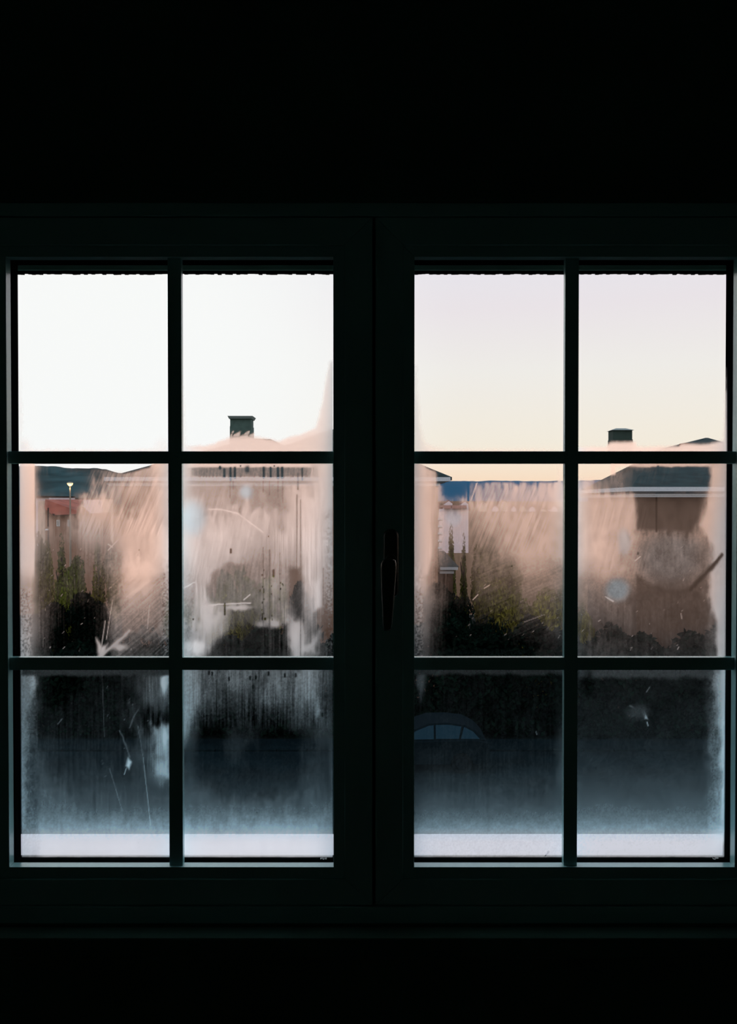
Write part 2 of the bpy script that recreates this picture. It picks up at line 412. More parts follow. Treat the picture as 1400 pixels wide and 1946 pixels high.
@fog('A1')
def _(f):
    f.all(0).rect(30, 41, 740, 870, .35, 4, 60).blob(36, 862, 22, 24, .6).rect(30, 325, 855, 870, .4, 3, 5).blob(320, 862, 22, 22, .5)
@fog('B1')
def _(f):
    f.all(0)
    f.poly([(335, 849), (400, 846), (436, 832), (480, 830), (532, 838), (600, 815), (612, 770), (626, 690), (640, 680), (640, 870), (335, 870)], .90, 2.5, warp=.5)
    f.poly([(335, 870), (335, 700), (342, 700), (352, 850), (380, 856), (380, 870)], .5, 4)
    for i in range(13): x = 437 + i * 3.4; f.line(x, 836, x + 5, 820 + (i * 7 % 9), 1.3, .85, k=.8)
@fog('C1')
def _(f):
    f.all(0).poly([(780, 690), (791, 700), (797, 800), (806, 845), (850, 857), (1080, 857), (1080, 870), (780, 870)], .55, 4)
@fog('D1')
def _(f):
    f.all(0)
    f.poly([(1090, 849), (1150, 850), (1158, 841), (1205, 841), (1210, 850), (1290, 848), (1300, 843), (1345, 844), (1375, 838), (1382, 700), (1390, 700), (1390, 870), (1090, 870)], .92, 2.2, warp=.5)
@fog('A2')
def _(f):
    chart(f, ['9212245678', '9311356778', '9422786678', '9534777888', '9534667889', '9432446889', '9322336998', '8322225886', '7311115765', '6310015554', '6300014444', '5200003322'], 38, 320, 882, 1247)
    f.poly([(100, 878), (290, 878), (284, 888), (236, 900), (200, 893), (130, 889)], .12, 2, k=.9, warp=.3)
    f.poly([(82, 943), (140, 950), (146, 975), (90, 975)], .22, 4, k=.8); f.poly([(112, 946), (134, 946), (134, 962), (112, 960)], .1, 3)
    f.poly([(74, 897), (84, 891), (170, 896), (165, 935), (80, 940)], .08, 4, k=.7)
    f.tint(140, 1050, 95, 80, .75)
    f.streaks(.16, 2.2, 60, 22, 140, 320, 880, 1030, 25)
    f.streaks(.10, 2.4, 60, 0, 66, 215, 980, 1240, 12); f.streaks(.12, 2, 26, 0, 74, 150, 884, 905, 5)
    f.streaks(.12, 2.6, 50, 48, 200, 335, 1080, 1262, 25)
    f.rect(30, 66, 870, 1095, .95, 2.0, 20, warp=.2); f.rect(30, 58, 1100, 1262, .66, 4, 30, warp=.5)
    f.grain(.30, 30, 66, 1110, 1262); f.grain(.26, 300, 335, 1060, 1262); f.grain(.10, 66, 335, 1040, 1262)
    f.poly([(182, 1212), (194, 1228), (206, 1222), (200, 1240), (191, 1250), (186, 1240)], .9, 2.5, warp=1, k=.9); f.line(190, 1247, 246, 1198, 5, .72, w2=3, warp=1.3); f.blob(228, 1229, 12, 6, .75, warp=.6); f.line(190, 1247, 200, 1180, 1.2, .7)
    f.line(202, 1215, 214, 1140, .9, .75); f.line(240, 1135, 325, 1060, .9, .9); f.line(205, 1046, 226, 1024, .8, .9); f.line(205, 1034, 214, 1040, 1, .9)
    f.line(280, 1195, 284, 1150, .8, .75); f.line(270, 1182, 274, 1150, .8, .6); f.line(81, 1140, 82, 1230, .8, .35)
    f.flecks(46, 75, 325, 1040, 1245, .7, L=(1, 5), w=(.5, .9))
    f.drip(96, 885, 905, 1.6, .05, .6); f.drip(102, 885, 900, 1.4, .05, .6); f.drip(91, 960, 1000, 1.4, .1, .5)
    f.drip(264.5, 1044.5, 1045.5, 1, .3)
@fog('B2')
def _(f):
    chart(f, ['8655655679', '8776777889', '9776866899', '9888887898', '9898878898', '9888767798', '8876556687', '7755456486', '6855455475', '5873345563', '6762223742', '7631112642'], 347, 631, 882, 1247)
    f.streaks(.30, 1.5, 26, 8, 360, 600, 885, 912, 6)
    f.rect(352, 596, 880, 888, .93, 10, 2, warp=.3); f.rect(366, 588, 889, 905, .47, 10, 2, k=.75, warp=.3); f.rect(362, 586, 907, 921, .70, 14, 1.2, warp=.2); f.rect(362, 545, 924, 946, .72, 14, 6, k=.8)
    f.tint(468, 936, 14, 14, .55).tint(368, 985, 24, 36, .55)
    f.streaks(.10, 2, 46, 14, 350, 480, 915, 1000, 20); f.poly([(472, 930), (495, 925), (493, 960), (475, 975)], .60, 2.5, k=.7); f.poly([(500, 930), (540, 925), (536, 965), (515, 962)], .58, 3, k=.7)
    f.blob(468, 936, 13, 14, .95, soft=.4, k=.6)
    for x, a, b, w, k in ((426, 892, 906, 2.2, .9), (438, 889, 912, 2.2, 1), (446, 889, 908, 2.2, .95), (501, 889, 908, 2.2, 1), (514, 889, 907, 2.0, 1), (528, 889, 908, 2.4, 1), (536, 889, 908, 2.4, 1), (574, 890, 912, 1.5, .8), (470, 889, 894, 4.5, .75), (418, 888, 890, 2.4, .85)):
        f.drip(x, a, b, w, .04, k)
    for x, b in ((437, 945), (443, 930), (500, 935), (512, 940), (528, 945), (537, 955)): f.drip(x, 914, b, 1.3, .5, .7)
    f.poly([(402, 1090), (430, 1068), (470, 1075), (476, 1146), (402, 1146), (395, 1120)], .46, 3, k=.8)
    f.poly([(545, 1190), (470, 1185), (430, 1205), (385, 1250), (385, 1262), (552, 1262)], .14, 5, k=.8)
    f.streaks(.16, 2, 70, 0, 480, 640, 980, 1262, 40); f.streaks(.10, 3, 40, 0, 345, 480, 1080, 1262, 30)
    f.streaks(.08, 2.5, 70, 12, 345, 560, 960, 1120, 30)
    f.blob(374, 1228, 13, 11, .93, soft=.4); f.poly([(384, 1140), (408, 1150), (412, 1185), (396, 1200), (384, 1190)], .86, 6, k=.8); f.line(398, 1149, 476, 1146, 1.4, .93, warp=.6); f.blob(450, 1155, 26, 5, .8)
    f.poly([(548, 1170), (568, 1178), (580, 1225), (605, 1200), (598, 1238), (570, 1245), (552, 1222)], .82, 6, k=.8)
    f.poly([(549, 1080), (572, 1080), (576, 1175), (560, 1180)], .28, 5); f.blob(520, 1183, 12, 8, .75); f.blob(496, 1186, 11, 6, .62); f.poly([(592, 1110), (612, 1090), (610, 1150), (598, 1160)], .93, 5)
    for x, a, b, w, k in ((566, 900, 930, 2, .5), (564, 940, 1090, 1.3, .6), (571, 950, 1250, 1.3, .5), (512, 1045, 1250, 1.5, .6), (500, 1040, 1230, 1.0, .5), (532, 1050, 1240, .9, .5), (614, 1080, 1150, 1.5, .5)):
        f.drip(x, a, b, w, .25, k)
    for x, a, b, w in ((438.5, 1044, 1050, 2.1), (519.5, 1084, 1095, 2.1), (427, 1147, 1168, 1.6), (504, 1175, 1177, 1.6), (533, 1107, 1108, 1.1), (498, 1166, 1178, .8), (510, 1019, 1020, .9), (367, 1176, 1178, .9), (418, 887, 889, 1.6), (457, 885, 886, 1.3), (521, 885, 886, 1.3), (494, 1120, 1124, .8), (533, 1118, 1120, .9)):
        f.drip(x, a, b, w, .0)
    for i in range(22): f.drip(f.rng.choice([498, 502, 532, 537, 516]) + f.rng.uniform(-1, 1), *(lambda q: (q, q + f.rng.uniform(1, 3)))(f.rng.uniform(1060, 1200)), .8, .05, .8)
    f.line(396, 968, 420, 968, 1.3, .98); f.line(420, 968, 452, 976, 1.3, 1.0); f.line(452, 976, 500, 1012, 1.2, 1.0); f.line(463, 1140, 475, 1130, 1, .95); f.line(345, 1120, 372, 1105, .9, .98)
    f.mottle(.04, 10, 14); f.grain(.30, 610, 645, 960, 1262, 20); f.grain(.12, 340, 380, 1080, 1262); f.grain(.06)
    f.rect(340, 348, 870, 1262, .93, 2, 9, warp=.1)
@fog('C2')
def _(f):
    chart(f, ['8721111124', '9722667778', '9737777778', '9655677777', '9644567777', '9523456777', '8422444665', '8311333444', '6311222333', '5200111222', '4100001112', '3100000011'], 788, 1070, 882, 1247)
    f.poly([(806, 888), (856, 907), (845, 916), (1058, 915), (1058, 878), (795, 878)], .10, 2, warp=.3, k=.9)
    f.poly([(830, 895), (862, 902), (850, 920), (830, 922)], .06, 2.5, warp=.3)
    f.poly([(840, 917), (886, 916), (880, 938), (850, 945), (840, 938)], .10, 4); f.poly([(836, 955), (890, 955), (890, 968), (838, 970)], .25, 3, k=.8)
    f.tint(862, 985, 16, 18, .6)
    f.drip(889.5, 918, 951, 2.0, .02, .95)
    f.poly([(780, 876), (808, 885), (812, 960), (822, 1050), (812, 1090), (780, 1100)], .90, 3, warp=.3)
    f.poly([(826, 1080), (870, 1075), (866, 1095), (826, 1095)], .15, 4, k=.6)
    f.streaks(.13, 2, 60, 22, 885, 1050, 915, 1060, 20); f.streaks(.08, 2.5, 60, 2, 800, 900, 930, 1262, 20); f.streaks(.08, 2.2, 44, 66, 890, 1080, 1060, 1230, 30)
    f.line(895, 950, 906, 918, 1.0, .9); f.mottle(.04, 12, 16)
    f.flecks(30, 850, 1070, 1060, 1220, .55, L=(1, 6), ang=(20, 60), w=(.5, .8)); f.grain(.26, 783, 808, 1060, 1262, 10); f.grain(.08, 812, 1080, 1040, 1262)
    f.line(898, 1140, 908, 1130, .9, .8); f.line(920, 1118, 930, 1112, .9, .8); f.line(996, 1182, 1035, 1168, .8, .5); f.drip(972.5, 1075, 1076.5, 1.2, .2)
    for x, y in ((942, 963), (975, 966), (1003, 963), (1010, 966), (1030, 972)): f.blob(x, y + 2, 11, 7, .70, k=.6)
@fog('D2')
def _(f):
    chart(f, ['5433211017', '8542211138', '8777322238', '8877333358', '8877544457', '8876444447', '7776444446', '5554433336', '4443333336', '3333332237', '2222222237', '2222222226'], 1098, 1378, 882, 1247)
    f.rect(1090, 1158, 876, 908, .1, 3, 8, k=.7, warp=.2); f.rect(1160, 1169, 876, 903, .85, 2, 2, warp=.2); f.rect(1165, 1358, 876, 887, .80, 8, 2.5, warp=.5)
    f.poly([(1204, 895), (1345, 890), (1347, 928), (1200, 938)], .03, 4, k=.9)
    f.poly([(1108, 940), (1208, 938), (1208, 1006), (1112, 1000)], .80, 3, k=.7)
    f.poly([(1210, 936), (1340, 936), (1328, 985), (1312, 1008), (1210, 1006)], .24, 3, warp=.5, k=.85)
    f.poly([(1208, 1090), (1240, 1110), (1270, 1118), (1312, 1118), (1348, 1142), (1362, 1180), (1362, 1262), (1200, 1262)], .16, 3, warp=.8, k=.6)
    f.tint(1275, 1062, 66, 54, .68).tint(1375, 1080, 30, 150, .72).tint(1173, 1121, 24, 24, .35).tint(1185, 1030, 14, 28, .7)
    f.streaks(.07, 3, 80, 14, 1110, 1250, 940, 1110, 30); f.streaks(.05, 2.5, 50, 0, 1100, 1300, 1130, 1262, 20); f.streaks(.14, 2, 30, 18, 1160, 1360, 884, 925, 10)
    f.drip(1250, 886, 925, 1.8, .0, .9); f.drip(1247, 935, 1010, 1.6, .05, .7)
    f.blob(1173, 1121, 22, 23, .55, soft=.12, warp=.5); f.blob(1185, 1030, 10, 24, .85, k=.4)
    f.poly([(1352, 885), (1390, 876), (1390, 1262), (1360, 1262), (1366, 1190), (1352, 1150), (1345, 1130), (1355, 1040), (1330, 1000), (1350, 940)], .82, 4)
    f.line(1371, 1054, 1350, 1080, 3.5, .12, w2=5, warp=.3); f.line(1350, 1080, 1312, 1120, 5, .12, w2=5, k=.95, warp=.3)
    f.mottle(.05, 12, 14); f.flecks(22, 1100, 1340, 1040, 1240, .65, L=(1, 6), w=(.5, .9)); f.line(1150, 1134, 1165, 1143, 1, .95); f.drip(1212, 1051, 1053, 1.7, .2)
    f.grain(.07, 1100, 1390, 1000, 1262); f.line(1295, 1175, 1293, 1165, 1.6, .55, warp=.5); f.line(1206, 1066, 1216, 1058, .9, .85)
@fog('A3')
def _(f):
    chart(f, ['5100111235', '5101111134', '4111111211', '4111111136', '3211111236', '3211111125', '3221111111', '3222111111', '3322222222', '3333333333'], 40, 320, 1275, 1628)
    f.D *= .72
    f.streaks(.05, 3, 60, 0, 30, 330, 1270, 1560, 20)
    f.blob(57, 1296, 11, 20, .66); f.poly([(36, 1270), (60, 1275), (58, 1330), (50, 1360), (50, 1430), (46, 1560), (36, 1590)], .5, 4)
    f.blob(312, 1300, 7, 20, .76); f.blob(290, 1310, 12, 24, .32); f.poly([(290, 1385), (322, 1378), (322, 1440), (300, 1430)], .58, 5); f.blob(315, 1402, 6, 18, .78); f.poly([(296, 1452), (322, 1440), (322, 1476), (300, 1474)], .60, 5); f.streaks(.14, 1.6, 50, 0, 268, 322, 1275, 1475, 10)
    f.poly([(239, 1455), (243, 1440), (249, 1448), (245, 1462)], .80, 1.8, warp=.5); f.line(240, 1460, 236, 1472, 1, .5); f.line(230, 1386, 246, 1440, 1.6, .30, warp=1.2); f.line(248, 1382, 260, 1350, 1.2, .30, warp=1.2); f.line(262, 1380, 272, 1440, .6, .35); f.line(272, 1440, 286, 1568, .95, .40); f.line(208, 1460, 232, 1540, .9, .24)
    f.line(110, 1376, 118, 1366, 1.1, .35); f.rect(40, 325, 1268, 1284, .2, 4, 4); f.line(194, 1275, 198, 1400, .8, .25)
    f.flecks(14, 190, 290, 1300, 1480, .4, L=(1, 5), w=(.5, .9))
    p = f.D.copy(); foot(f); f.D = np.where(f.X < 200, f.D - (f.D - p) * .35 * (1 - f.ss(66, 84, f.X)), f.D)
    f.grain(.12, 30, 80, 1270, 1600); f.grain(.05); cut(f)
@fog('B3')
def _(f):
    chart(f, ['5334334353', '5322233342', '3111111223', '2001100012', '1001000011', '1000000011', '1100000011', '1111111112', '2222222222', '3333333333'], 347, 631, 1275, 1628)
    f.poly([(340, 1268), (372, 1272), (380, 1310), (364, 1370), (346, 1420), (340, 1440)], .55, 5); f.poly([(560, 1275), (590, 1275), (596, 1320), (585, 1330), (570, 1310)], .52, 5)
    f.streaks(.15, 1.7, 60, 0, 345, 635, 1268, 1390, 14); f.streaks(.03, 2.5, 90, 0, 345, 635, 1380, 1560, 30); f.rect(425, 470, 1392, 1425, .14, 9, 14, k=.5); f.blob(602, 1348, 4, 20, .5)
    for x, y in ((403, 1280), (435, 1290), (475, 1288), (510, 1280), (541, 1283), (486, 1287), (481, 1305), (612, 1358), (397, 1278), (562, 1282)): f.drip(x, y - 2, y + 3, 1.7, .0, .9)
    f.rect(627, 640, 1300, 1590, .24, 4, 40)
    foot(f); f.rect(340, 347.5, 1268, 1590, .6, 1.5, 8, warp=.1); f.grain(.10, 340, 640, 1270, 1380); f.grain(.05); cut(f)
@fog('C3')
def _(f):
    f.all(.05)
    f.blob(800, 1295, 9, 30, .3); f.rect(780, 1080, 1268, 1282, .17, 4, 4); f.mottle(.03, 20, 24); f.streaks(.03, 3, 60, 0, 785, 1080, 1280, 1560, 20); f.rect(1060, 1080, 1380, 1500, .16, 10, 30)
    foot(f); f.line(1020, 1396, 1018, 1390, .9, .35); f.drip(1041, 1619, 1620, 1.8, .0); f.line(1041, 1620, 1036, 1626, 1.2, .0); f.grain(.05); cut(f)
@fog('D3')
def _(f):
    f.all(.11)
    f.mottle(.03, 24, 24); f.rect(1100, 1390, 1268, 1288, .24, 4, 6)
    f.rect(1352, 1370, 1290, 1600, .42, 22, 30, warp=2)
    f.poly([(1360, 1262), (1392, 1262), (1392, 1600), (1362, 1600), (1366, 1500), (1372, 1420), (1358, 1330)], .70, 7, warp=2); f.rect(1372, 1392, 1262, 1600, .88, 5, 10)
    f.poly([(1218, 1352), (1223, 1349), (1226, 1356), (1230, 1368), (1224, 1366)], .82, 1.4, warp=.5); f.line(1229, 1372, 1231, 1379, 1.3, .6); f.line(1198, 1342, 1212, 1352, 1.6, .42, warp=1); f.line(1210, 1356, 1216, 1346, 1.2, .5); f.line(1200, 1362, 1214, 1354, 1.2, .35); f.blob(1212, 1354, 18, 12, .22)
    f.line(1228, 1315, 1234, 1306, 1, .36); f.blob(1118, 1300, 12, 24, .0, k=.5)
    foot(f); f.grain(.12, 1340, 1392, 1270, 1600); f.grain(.05); cut(f)

# ------------------------------------------------------------------ the casements
PY = [(519, 857.5), (881, 1247.5), (1273, 1640)]      # rows of panes: seen edges (front faces of the bars), px
MB_D = .012                                            # depth of the glazing bars
def casement(idx):
    left = idx == 0
    sx0, sx1 = SX[idx]
    ix0, ix1 = (XX(11.5, YS), XX(633, YS)) if left else (XX(787.5, YS), XX(1402, YS))   # room-side edge of the glazing opening
    iz0, iz1 = ZZ(1650, YS), ZZ(487, YS)
    gx0, gx1 = ix0, ix1
    root = empty('window_1' if left else 'window_2', (sx0, YS, SZ0))
    struct(root, 'left casement with six small panes, its middle panes heavily fogged' if left else
           'right casement with six small panes and the dark lever handle on its stile', 'window')
    # sash frame: outer rim proud, inner step a little deeper
    s = MB(); st = .0175
    rect_ring(s, sx0, sx1, SZ0, SZ1, ix0 - st, ix1 + st, iz0 - st, iz1 + st, YS, Y0 + .05)
    s.build('sash', M['paint'], root, bevel=.0012)
    # glazing beads, four mitred strips
    b0, b1 = YS + .004, Y0
    q = [[(ix0-st, iz0-st), (ix1+st, iz0-st), (ix1, iz0), (ix0, iz0)], [(ix0, iz1), (ix1, iz1), (ix1+st, iz1+st), (ix0-st, iz1+st)],
         [(ix0-st, iz0-st), (ix0, iz0), (ix0, iz1), (ix0-st, iz1+st)], [(ix1, iz0), (ix1+st, iz0-st), (ix1+st, iz1+st), (ix1, iz1)]]
    for a in q:
        MB().prism([(x, b0, z) for x, z in a], [(x, b1, z) for x, z in a]).build('glazing_bead', M['paint'], root, bevel=.0007)
    # spacer frame between the two sheets, black
    sp = MB(); e = .0005
    rect_ring(sp, ix0 - .012, ix1 + .012, iz0 - .012, iz1 + .012, ix0 + e, ix1 - e, iz0 + e, iz1 - e, Y0 + .0002, Y0 + .026)
    spo = sp.build('spacer', M['spacer'], root)
    # illegible white print on the spacer: short strokes
    pr = MB(); xr = XX(608, Y0 + .012) if left else XX(1358.5, Y0 + .012); zb = iz0 + e
    k = .83e-3
    for (dx, ww, y_a, y_b) in ([(0,2.2,.010,.016),(3,1,.012,.017),(4.6,2.8,.009,.012),(5,1.4,.014,.017),(8.3,1,.010,.017),(10,2.4,.010,.0125),(10.4,1.6,.014,.0165)] if left else
                            [(0,1,.009,.015),(1.6,2.2,.009,.0115),(4.8,1.1,.012,.0165),(6.8,2.4,.012,.0165),(10,1.6,.013,.0165)]):
        pr.box(xr + dx*k, xr + (dx+ww)*k, Y0 + y_a, Y0 + y_b, zb, zb + .0003)
    pr.build('spacer_print', M['print'], root)
    # glazing bars: one vertical, two horizontal, on the room side of the glass
    y0b, y1b = Y0 - MB_D, Y0
    vx = (XX(319.5, y0b), XX(345.5, y0b)) if left else (XX(1072.5, y0b), XX(1098.5, y0b))
    hz = [(ZZ(881, y0b), ZZ(857.5, y0b)), (ZZ(1273.5, y0b), ZZ(1249.5, y0b))]
    bars = MB().box(vx[0], vx[1], y0b, y1b, iz0, iz1)
    bars.build('glazing_bar', M['paint'], root, bevel=.0008)
    for z0, z1 in hz:
        for xa, xb in ((ix0, vx[0] + .0005), (vx[1] - .0005, ix1)):
            MB().box(xa, xb, y0b + .0003, y1b, z0, z1).build('glazing_bar', M['paint'], root, bevel=.0008)
    # outer sheet of the double glazing
    MB().box(ix0 - .01, ix1 + .01, Y0 + .0265, Y0 + .0305, iz0 - .01, iz1 + .01).build('outer_glass', M['glass'], root)
    # six inner panes with their condensation
    cols = [(ix0, (vx[0] + vx[1]) / 2), ((vx[0] + vx[1]) / 2, ix1)]
    rows = [((hz[0][0] + hz[0][1]) / 2, iz1), ((hz[1][0] + hz[1][1]) / 2, (hz[0][0] + hz[0][1]) / 2), (iz0, (hz[1][0] + hz[1][1]) / 2)]
    cpx = [(34, 322), (343, 632)] if left else [(787, 1075), (1096, 1385)]
    rpx = [(516, 860), (879, 1250), (1271, 1631)]
    for ri in range(3):
        for ci in range(2):
            (x0, x1), (z0, z1) = cols[ci], rows[ri]
            p = MB().box(x0 + .0003, x1 - .0003, Y0 + .0004, Y0 + .0044, z0 + .0003, z1 - .0003).build('glass_pane', M['glass'], root)
            key = 'ABCD'[ci + (0 if left else 2)] + '123'[ri]
            step = 3.0 if ri == 0 else 1.45
            fm = Film(cpx[ci][0], cpx[ci][1], rpx[ri][0], rpx[ri][1], step, 17 + ord(key[0]) * 7 + ri)
            fm.dust = {'1': ([0, 9], [.8, .8]), '2': ([900, 1100, 1250], [1.0, .95, .5]), '3': ([1270, 1400, 1530, 1572, 1600], [.26, .06, 0, 0, .42])}[key[1]] if key != 'B2' else ([900, 1250], [.85, .45])
            FOG[key](fm)
            if key[1] != '1': fm.D = np.clip(fm.D, 0, 1) ** 2.1
            edge = (fm.Y - 519) / 1110 * 6.6
            fm.D = fm.D * (fm.ss(34.2, 36, fm.X - edge) if key[0] == 'A' else 1) * (1 - fm.ss(1381, 1382.8, fm.X + edge) if key[0] == 'D' else 1)
            film_mesh(fm, p)
def film_mesh(fm, parent):
    X, Yp = fm.X.ravel(), fm.Y.ravel(); yy = Y0 + .0001
    u, v = (X - 700) / F, (973 - Yp) / F
    dy = CP + v * SP; dz = -SP + v * CP
    co = np.stack([u / dy * yy, np.full_like(X, yy), CZ + dz / dy * yy], 1)
    o0 = parent_loc(parent); co -= np.array(o0)
    nx, ny = fm.nx, fm.ny
    idx = np.arange(nx * ny).reshape(ny, nx)
    quads = np.stack([idx[1:, :-1], idx[1:, 1:], idx[:-1, 1:], idx[:-1, :-1]], -1).reshape(-1, 4)
    me = bpy.data.meshes.new('condensation')
    me.vertices.add(nx * ny); me.vertices.foreach_set('co', co.astype(np.float32).ravel())
    nq = len(quads)
    me.loops.add(nq * 4); me.loops.foreach_set('vertex_index', quads.astype(np.int32).ravel())
    me.polygons.add(nq); me.polygons.foreach_set('loop_start', np.arange(0, nq * 4, 4, dtype=np.int32))
    me.update(calc_edges=True)
    a = me.attributes.new('film', 'FLOAT', 'POINT'); a.data.foreach_set('value', np.clip(fm.D, 0, 1).astype(np.float32).ravel())
    a2 = me.attributes.new('dust', 'FLOAT', 'POINT'); a2.data.foreach_set('value', np.clip(fm.T * np.interp(fm.Y, *fm.dust) * (1.08 - .5 * np.exp(-np.minimum(fm.X - fm.x[0], fm.x[-1] - fm.X) / 16)), 0, 1).astype(np.float32).ravel())
    me.materials.append(M['fog'])
    o = bpy.data.objects.new('condensation', me); link(o, parent)
    return o
casement(0); casement(1)

# the lever handle on the right casement's stile
hx, hy = 742.5, 1070
hroot = empty('window_handle', P(hx, hy, YS))
tag(hroot, 'dark metal lever handle hanging down on the right casement\'s stile', 'handle')
def rrect(cx, cz, y, wx, wz, n=5, r=None):
    r = min(wx, wz) * .95 if r is None else r; pts = []
    for sxn, szn, a0 in ((1, 1, 0), (-1, 1, 90), (-1, -1, 180), (1, -1, 270)):
        for i in range(n):
            a = math.radians(a0 + 90 * i / (n - 1))
            pts.append((cx + sxn * (wx - r) + r * math.cos(a), y, cz + szn * (wz - r) + r * math.sin(a)))
    return pts
px2m = YS / F
c = P(742.5, 1071, YS); hw, hh = 14.6 * px2m, 66 * px2m
MB().loft([rrect(c.x, c.z, YS, hw, hh, 7), rrect(c.x, c.z, YS - .007, hw, hh, 7), rrect(c.x, c.z, YS - .010, hw * .8, hh * .95, 7)]).build('base_plate', M['handle'], hroot, smooth=False)
c2 = P(742, 1062, YS - .01)
MB().tube((c2.x, YS - .009, c2.z), (c2.x, YS - .042, c2.z), .0088, .0078, 20).build('neck', M['handle'], hroot, smooth=False)
rings = []
yl = YS - .048
prof = [(739, 1062, 8, .45), (739, 1064.5, 12.5, .8), (738, 1071, 15, 1), (738, 1080, 15.3, 1), (737.5, 1100, 14.5, 1), (736.8, 1130, 12.8, .95), (736.3, 1160, 11, .9), (735.8, 1185, 9.6, .85), (735.6, 1194, 8.6, .75), (735.5, 1198.5, 5.5, .5)]
for (px, py, hwid, th) in prof:
    c = P(px, py, yl); wv, tv = hwid * yl / F, .0078 * th
    rings.append([(c.x + wv * math.copysign(abs(math.cos(a)) ** .75, math.cos(a)), yl + tv * math.copysign(abs(math.sin(a)) ** .8, math.sin(a)), c.z) for a in [2*math.pi*i/20 for i in range(20)]])
MB().loft(rings).build('lever', M['handle'], hroot, smooth=True)

# outside: sill and the bottom of the roller shutter
SL = Y0 + .075
ys_out = 1.52
zs = ZZ(1584, ys_out)
s = MB()
zi = zs + .012
s.hexa([(OX0, SL-.04, zi-.05), (OX1, SL-.04, zi-.05), (OX1, ys_out, zs-.05), (OX0, ys_out, zs-.05), (OX0, SL-.04, zi), (OX1, SL-.04, zi), (OX1, ys_out, zs), (OX0, ys_out, zs)])
struct(s.build('trim_4', M['sill_stone'], bevel=.003), 'pale stone sill outside the lower panes', 'window sill')
for k, (xa, xb) in enumerate(((XX(5, 1.40), XX(640, 1.40)), (XX(780, 1.40), XX(1410, 1.40)))):
    yy = 1.40
    r = empty('roller_shutter', ((xa + xb) / 2, yy, ZZ(500, yy)))
    tag(r, ('green roller shutter end showing behind the top of the left casement', 'green roller shutter end showing behind the top of the right casement')[k], 'shutter')
    z1 = ZZ(500, yy)
    MB().box(xa, xb, yy - .006, yy + .008, ZZ(515.5, yy), ZZ(503, yy)).build('bottom_rail', M['shutter'], r, bevel=.002)
    for j in range(4):
        zt = ZZ(503, yy) + .002 + j * .042
        MB().box(xa, xb, yy - .002, yy + .008, zt, zt + .040).build('slat', M['shutter'], r, bevel=.002)
    sm = MB(); n = 90; base = []
    rr = random.Random(5 + k)
    for i in range(n):
        x0 = xa + (xb - xa) * i / n; x1 = xa + (xb - xa) * (i + 1) / n
        sm.box(x0, x1, yy - .003, yy + .005, ZZ(519.6 + rr.uniform(-.5, 1.6), yy), ZZ(515.5, yy))
    sm.build('rubber_seal', M['rubber'], r)

# ------------------------------------------------------------------ the ground and the hills
def grid(name, xs, ys, h, material):
    vs = [(x, y, h(x, y)) for y in ys for x in xs]; nx = len(xs)
    fs = [(j*nx+i, j*nx+i+1, (j+1)*nx+i+1, (j+1)*nx+i) for j in range(len(ys)-1) for i in range(nx-1)]
    return MB().add(vs, fs).build(name, material, smooth=True)
def lerp_tab(tab, x):
    for (a, va), (b, vb) in zip(tab, tab[1:]):
        if x <= b:
            t = min(1, max(0, (x - a) / (b - a))); return va + (vb - va) * t
    return tab[-1][1]
def gh(x, y):
    return GZ + lerp_tab([(0, 0), (60, 0), (150, .9), (600, 4.0), (1000, 7)], y)
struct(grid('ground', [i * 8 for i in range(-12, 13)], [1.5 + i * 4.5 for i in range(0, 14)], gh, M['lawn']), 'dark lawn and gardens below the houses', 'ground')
ysf = [60 + 55 * i for i in range(20)]
struct(grid('fields', [i * 45 for i in range(-20, 21)], ysf, lambda x, y: gh(x, y) + .4 * math.sin(x * .02) * math.sin(y * .013), M['fields']), 'distant fields rising towards the village and hills', 'fields')
sky_l = [(-250, 60), (0, 64), (85, 65), (110, 64), (125, 61), (150, 60.5), (180, 61), (200, 59), (225, 52), (260, 48), (320, 42), (450, 36), (620, 25), (760, 8), (800, -5), (2000, -5)]
sky_r = [(-300, 30), (400, 36), (800, 38), (850, 37), (905, 36), (940, 37.5), (985, 36.5), (1020, 36), (1060, 37), (1090, 37), (1200, 40), (1400, 44), (1700, 48)]
def hill(name, tab, D, depth, material, foot, label):
    xs = [(-350 + 8 * i) for i in range(0, 260)]
    vs, fs = [], []; rr = random.Random(3); nx = len(xs)
    levels = [(0, -1), (.25, .0), (.5, .35), (.75, .72), (1, 1), (1.3, .8)]
    top = [lerp_tab(tab, p) for p in xs]; bumps = [rr.uniform(-.8, .8) for p in xs]
    for (t, hgt) in levels:
        yy = D - depth + depth * t
        for i, p in enumerate(xs):
            z = foot if hgt < 0 else foot + (top[i] + bumps[i] * (hgt > .5) * .6) / F * D * hgt + (CZ - foot) * hgt
            vs.append(((p - 700) / F * D, yy, z))
    for j in range(len(levels) - 1):
        for i in range(nx - 1): fs.append((j*nx+i, j*nx+i+1, (j+1)*nx+i+1, (j+1)*nx+i))
    o = MB().add(vs, fs).build(name, material, smooth=True)
    tag(o, label, 'hill', kind='structure'); return o
hill('wooded_hill', sky_l, 900, 260, M['hill_l'], gh(0, 640), 'dark wooded hill on the skyline behind the red roofed house')
hill('blue_ridge', sky_r, 1100, 100, M['hill_r'], gh(0, 1000) - 1, 'long low blue ridge on the horizon behind the far village')
